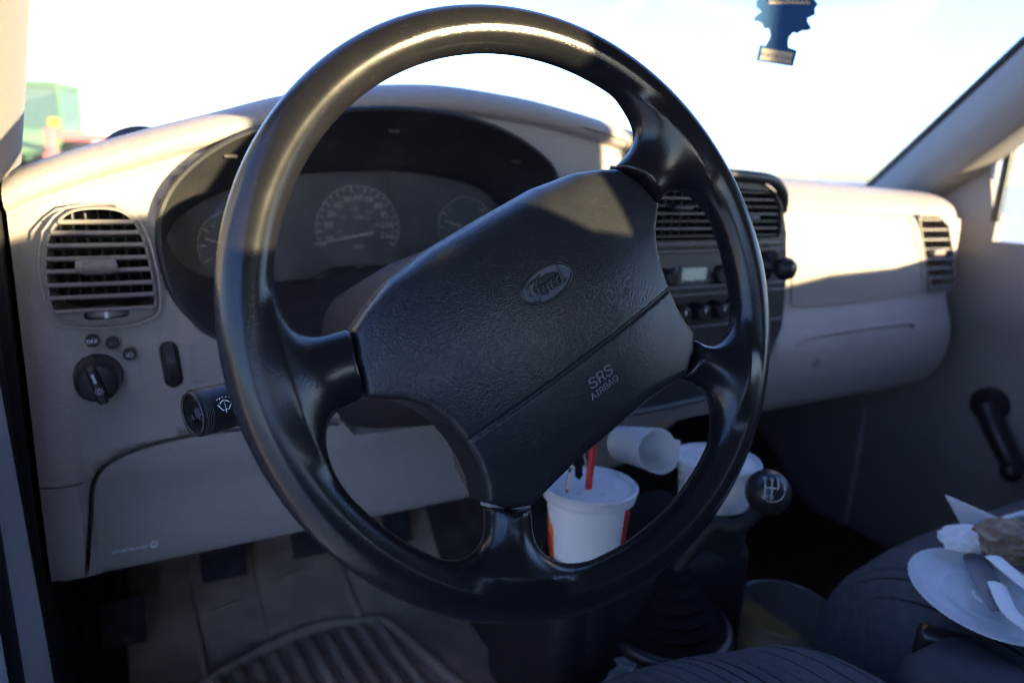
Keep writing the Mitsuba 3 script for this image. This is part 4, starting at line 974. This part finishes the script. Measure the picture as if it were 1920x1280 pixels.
# ------------------------------------------------------------------ cups
def cup(c, label, tilt, sc=1.0):
    t = thing('drink_cup', label, 'cup', 'paper drink cups with lids')
    ax = A([tilt[0], tilt[1], 1.0]); ax /= np.linalg.norm(ax)
    put(t + '__body', lathe([(.0, -.118), (.0318, -.118), (.0325, -.116), (.0415, -.008), (.0415, 0), (.0, 0)], ax, c), 'white_cup', 30)
    put(t + '__lid', lathe([(.0430, -.0105), (.0455, -.0095), (.0462, -.006), (.0455, -.003), (.0475, -.0015), (.0478, .0015), (.0462, .0035), (.0440, .0030), (.0430, .0002), (.030, -.0010), (.0, -.0005)], ax, c), 'cup_lid', 40, 'translucent plastic lid')
    fa_, fb_ = frame(ax)
    dm_ = []
    for a in np.linspace(0, 2 * np.pi, 6, endpoint=False):
        o = c + (fa_ * math.cos(a) + fb_ * math.sin(a)) * .022 - ax * .002
        s_ = trimesh.creation.icosphere(2, 1.0); dm_.append(place(s_, o, fa_ * .005, fb_ * .005, ax * .0026))
    put(t + '__lid_dimples', cat_(*dm_), 'cup_lid', True)
    return t, ax
def wrap(c, ax, a0, a1, h0, h1, up_=.0005):
    """patch of print wound round the cup; angle measured from the viewer"""
    e = EYE - c; e = e - ax * (e @ ax); e /= np.linalg.norm(e); s_ = np.cross(ax, e)
    rad = lambda h: .032 + (.0415 - .032) * (h + .123) / .115 + up_
    return sheet(A([[c + ax * h + rad(h) * (e * math.cos(a) + s_ * math.sin(a)) for h in np.linspace(h0(a), h1(a), 8)] for a in np.linspace(a0, a1, 18)]))
t, ax = cup(c1, 'white paper cup with a lid and red straw, behind the lower spokes', (.02, .05))
put(t + '__print', wrap(c1, ax, -1.75, -.98, lambda a: -.072, lambda a: -.022 - .03 * max(0, (a + 1.5)), .0004), 'orange_print', True)
put(t + '__print', wrap(c1, ax, -1.75, -1.06, lambda a: -.066, lambda a: -.046, .0007), 'red_print', True)
put(t + '__print', wrap(c1, ax, 1.02, 1.75, lambda a: -.085, lambda a: -.012, .0004), 'red_print', True)
s0 = c1 + A([-.004, -.004, 0]); s1 = s0 + A([.006, .004, .085])
single('drinking_straw', cat_(tube([s0 - A([.004, .003, .06]), s0, s1], .0036, 14)), 'red_straw', 'red plastic straw standing in the nearer drink cup', 'straw', 40)
t, ax = cup(c2, 'white paper cup with a lid but no straw, beside the gear knob', (.03, .04))
put(t + '__print', wrap(c2, ax, .30, .85, lambda a: -.115, lambda a: -.070, .0004), 'red_print', True)

# curled paper under the dash
ra0, ra1 = EYE + ray(1165, 828) * (.80 / (ray(1165, 828) @ FWD)), EYE + ray(1236, 842) * (.735 / (ray(1236, 842) @ FWD))
axd = (ra1 - ra0); L = np.linalg.norm(axd); axd /= L; pa, pb = frame(axd)
Pp = []
for s in np.linspace(0, 1, 10):
    row = []
    for a in np.linspace(-3.1, 3.35, 48):
        r_ = (.020 + .004 * s + .0012 * a) * (1 + .30 * (float(meshkit.noise(A([a * .9 + 9, s * 2.2 + 3, 1.0]))) - .5)); row.append(ra0 + axd * s * L + (pa * math.cos(a) + pb * math.sin(a)) * r_)
    Pp.append(row)
single('paper_roll', slab(A(Pp), .0008), 'paper', 'curled white paper tube pushed under the dash beside the cups', 'paper', True)

# ------------------------------------------------------------------ floor litter and seat litter
mc = atz(1475, 1140, -.455); mc = mc + A([0, .0, 0])
mg_ = thing('glass_mug', 'clear glass mug with a handle standing between the seats', 'mug')
b0 = mc + A([0, 0, -.14])
put(mg_ + '__bowl', lathe([(.0, .0), (.050, .0), (.056, .004), (.062, .05), (.064, .14), (.0625, .1415), (.0605, .14), (.058, .05), (.051, .010), (.0, .009)], (0, 0, 1), b0), 'clear_glass', 50)
hx = A([.75, -.65, 0])
put(mg_ + '__handle', tube(spline(A([b0 + hx * .0625 + A([0, 0, .12]), b0 + hx * .095 + A([0, 0, .115]), b0 + hx * .10 + A([0, 0, .07]), b0 + hx * .0615 + A([0, 0, .04])]), 8), .006, 12), 'clear_glass', True)
yc = atz(1376, 1185, -.575)
single('yellow_packet', rbox(yc + A([.03, 0, -.005]), (.12, .10, .012), .004), 'yellow', 'yellow packet lying on the floor behind the glass mug', 'packet', 40)
bc = atz(1165, 1205, -.40)
def crumple(c, size, seed, amp=.5):
    s = trimesh.creation.icosphere(4, 1.0); v = s.vertices
    n_ = meshkit.fbm(v * 1.7 + seed, 3, seed); n2 = np.abs(meshkit.noise(v * 3.1 + seed * 2, seed + 3) - .5)
    s.vertices = v * (0.65 + amp * n_ - amp * .8 * n2)[:, None] * A(size) + A(c)
    return s
single('plastic_bag', crumple(bc + A([0, 0, -.01]), (.06, .045, .035), 3), 'film', 'crumpled clear plastic bag on the console in front of the driver seat', 'plastic bag', False)
pc = atz(1846, 1117, -.266)
pn = A([-.05, -.12, 1.0])
single('plastic_plate', lathe([(.0, -.004), (.048, -.004), (.053, -.001), (.058, .001), (.0615, .0035), (.060, .0045), (.057, .003), (.052, .0015), (.046, -.001), (.036, -.001), (.034, .0005), (.031, .0005), (.029, -.001), (.010, -.001), (.008, .001), (.0, .0014)], pn, pc, 64), 'plate', 'round pale plastic lid lying on the passenger seat', 'plastic lid', 40)
def ribbon(pts, w, nrm_, th_=.0012):
    q = spline(A(pts), 8); t = np.gradient(q, axis=0); t /= np.linalg.norm(t, axis=1, keepdims=True)
    s = np.cross(t, nrm_); s /= np.linalg.norm(s, axis=1, keepdims=True)
    w = np.broadcast_to(w, (len(q),))[:, None]
    return slab(np.stack([q - s * w / 2, q - s * w / 6 + A(nrm_) * .0015, q + s * w / 6 + A(nrm_) * .0015, q + s * w / 2], 1), th_)
def zz(u, v, z): return atz(u, v, z)
single('white_bag', slab(A([[zz(1775 + 60 * i + 14 * j, 928 + 26 * i + 26 * j, -.243 - .010 * j + .004 * ((i * 7 + j * 3) % 3)) for j in range(4)] for i in range(4)]), .002), 'paper', 'folded white paper bag at the back of the litter on the passenger seat', 'paper bag', 20)
single('white_napkin', crumple(zz(1806, 1008, -.248), (.030, .022, .012), 5), 'paper', 'small crumpled white napkin left of the brown wrapper', 'napkin', False)
single('brown_wrapper', crumple(zz(1895, 1012, -.243), (.045, .035, .018), 9), 'brown', 'crumpled brown wrapper on the passenger seat at the right edge', 'wrapper', False)
single('grey_wrapper', ribbon([zz(1818, 1010, -.258), zz(1835, 1060, -.258), zz(1862, 1110, -.258), zz(1885, 1150, -.258)], .022, A([0, 0, 1.])), 'gray_wrap', 'dark grey strip of wrapping lying beside the pale lid', 'wrapper', 30)
single('plastic_fork', ribbon([zz(1868, 1095, -.252), zz(1885, 1135, -.252), zz(1905, 1160, -.252), zz(1940, 1185, -.252)], .013, A([0, 0, 1.])), 'white_cup', 'white plastic cutlery handle lying nearest the pale lid', 'plastic cutlery', 30)
single('plastic_fork', ribbon([zz(1862, 1045, -.245), zz(1885, 1065, -.245), zz(1915, 1090, -.245), zz(1950, 1115, -.245)], .014, A([0, 0, 1.])), 'white_cup', 'white plastic cutlery handle lying just below the brown wrapper', 'plastic cutlery', 30)
single('straw_wrapper', tube([zz(1852, 992, -.25), zz(1890, 972, -.25), zz(1950, 955, -.25)], .004, 8), 'cup_lid', 'thin pale straw lying across the top of the brown wrapper', 'straw', True)

# ------------------------------------------------------------------ machines outside
tr = thing('farm_tractor', 'green farm tractor with a glazed cab in the lot beyond the left pillar', 'tractor')
d0_ = EYE + ray(84, 230) * 29; tx, ty = d0_[0], d0_[1]; gz = -1.15
tyaw = trimesh.transformations.rotation_matrix(-.35, [0, 0, 1])[:3, :3]
def tp_(p): return tyaw @ A(p) + A([tx, ty, gz])
def tb_(c, s, r, key, bs): put(tr + key, rbox(tp_(c), s, r, tyaw), bs, 40)
tb_((0, 0, 1.35), (1.0, 1.5, 1.0), .1, '__body', 'tractor_green')
tb_((0, -1.6, 1.45), (.8, 2.2, .8), .15, '__bonnet', 'tractor_green')
tb_((0, .2, 2.5), (1.5, 1.5, 1.5), .08, '__cab', 'cab_glass')
for sx in (-1, 1):
    for sy in (-1, 1): tb_((sx * .75, .2 + sy * .74, 2.5), (.10, .10, 1.55), .02, '__post', 'tractor_green')
tb_((0, .2, 3.32), (1.7, 1.75, .18), .06, '__roof', 'tractor_green')
tb_((.55, -.55, 2.1), (.35, .1, .25), .04, '__lamp', 'tractor_yellow')
for sx in (-1, 1):
    for y_, r_, w_ in ((.35, .85, .5), (-2.1, .55, .35)):
        wk = put(tr + '__wheel', lathe([(.35 * r_, -w_ / 2), (r_ * .94, -w_ / 2), (r_, -w_ / 3), (r_, w_ / 3), (r_ * .94, w_ / 2), (.35 * r_, w_ / 2)], tyaw @ A([1., 0, 0]), tp_((sx * .85, y_, r_))), 'tyre', 30)
        put(wk + '__rim', lathe([(0, -w_ * .3), (.5 * r_, -w_ * .3), (.55 * r_, -w_ * .45), (.55 * r_, w_ * .45), (.5 * r_, w_ * .3), (0, w_ * .3)], tyaw @ A([1., 0, 0]), tp_((sx * .85, y_, r_))), 'tractor_yellow', 30)
im = thing('farm_implement', 'red farm implement frame on the lot to the right of the tractor', 'farm machine')
d1_ = EYE + ray(172, 265) * 24
def im_(c, s, key, r=.04): put(im + key, rbox(A([d1_[0], d1_[1], gz]) + A(c), s, r), 'tractor_red', 40)
im_((0, 0, 1.0), (2.4, .3, .25), '__beam'); im_((-1.0, 0, .9), (.25, .3, 1.8), '__upright'); im_((.9, 0, .8), (.25, .3, 1.3), '__upright'); im_((-.1, .1, 1.6), (2.0, .2, .2), '__rail'); im_((.0, -.3, .5), (2.6, .9, .35), '__hopper', .1)
for sx in (-1, 1): put(im + '__wheel', lathe([(0, -.12), (.38, -.12), (.42, -.08), (.42, .08), (.38, .12), (0, .12)], (1, 0, 0), A([d1_[0] + sx * 1.45, d1_[1], gz + .42])), 'tyre', 30)
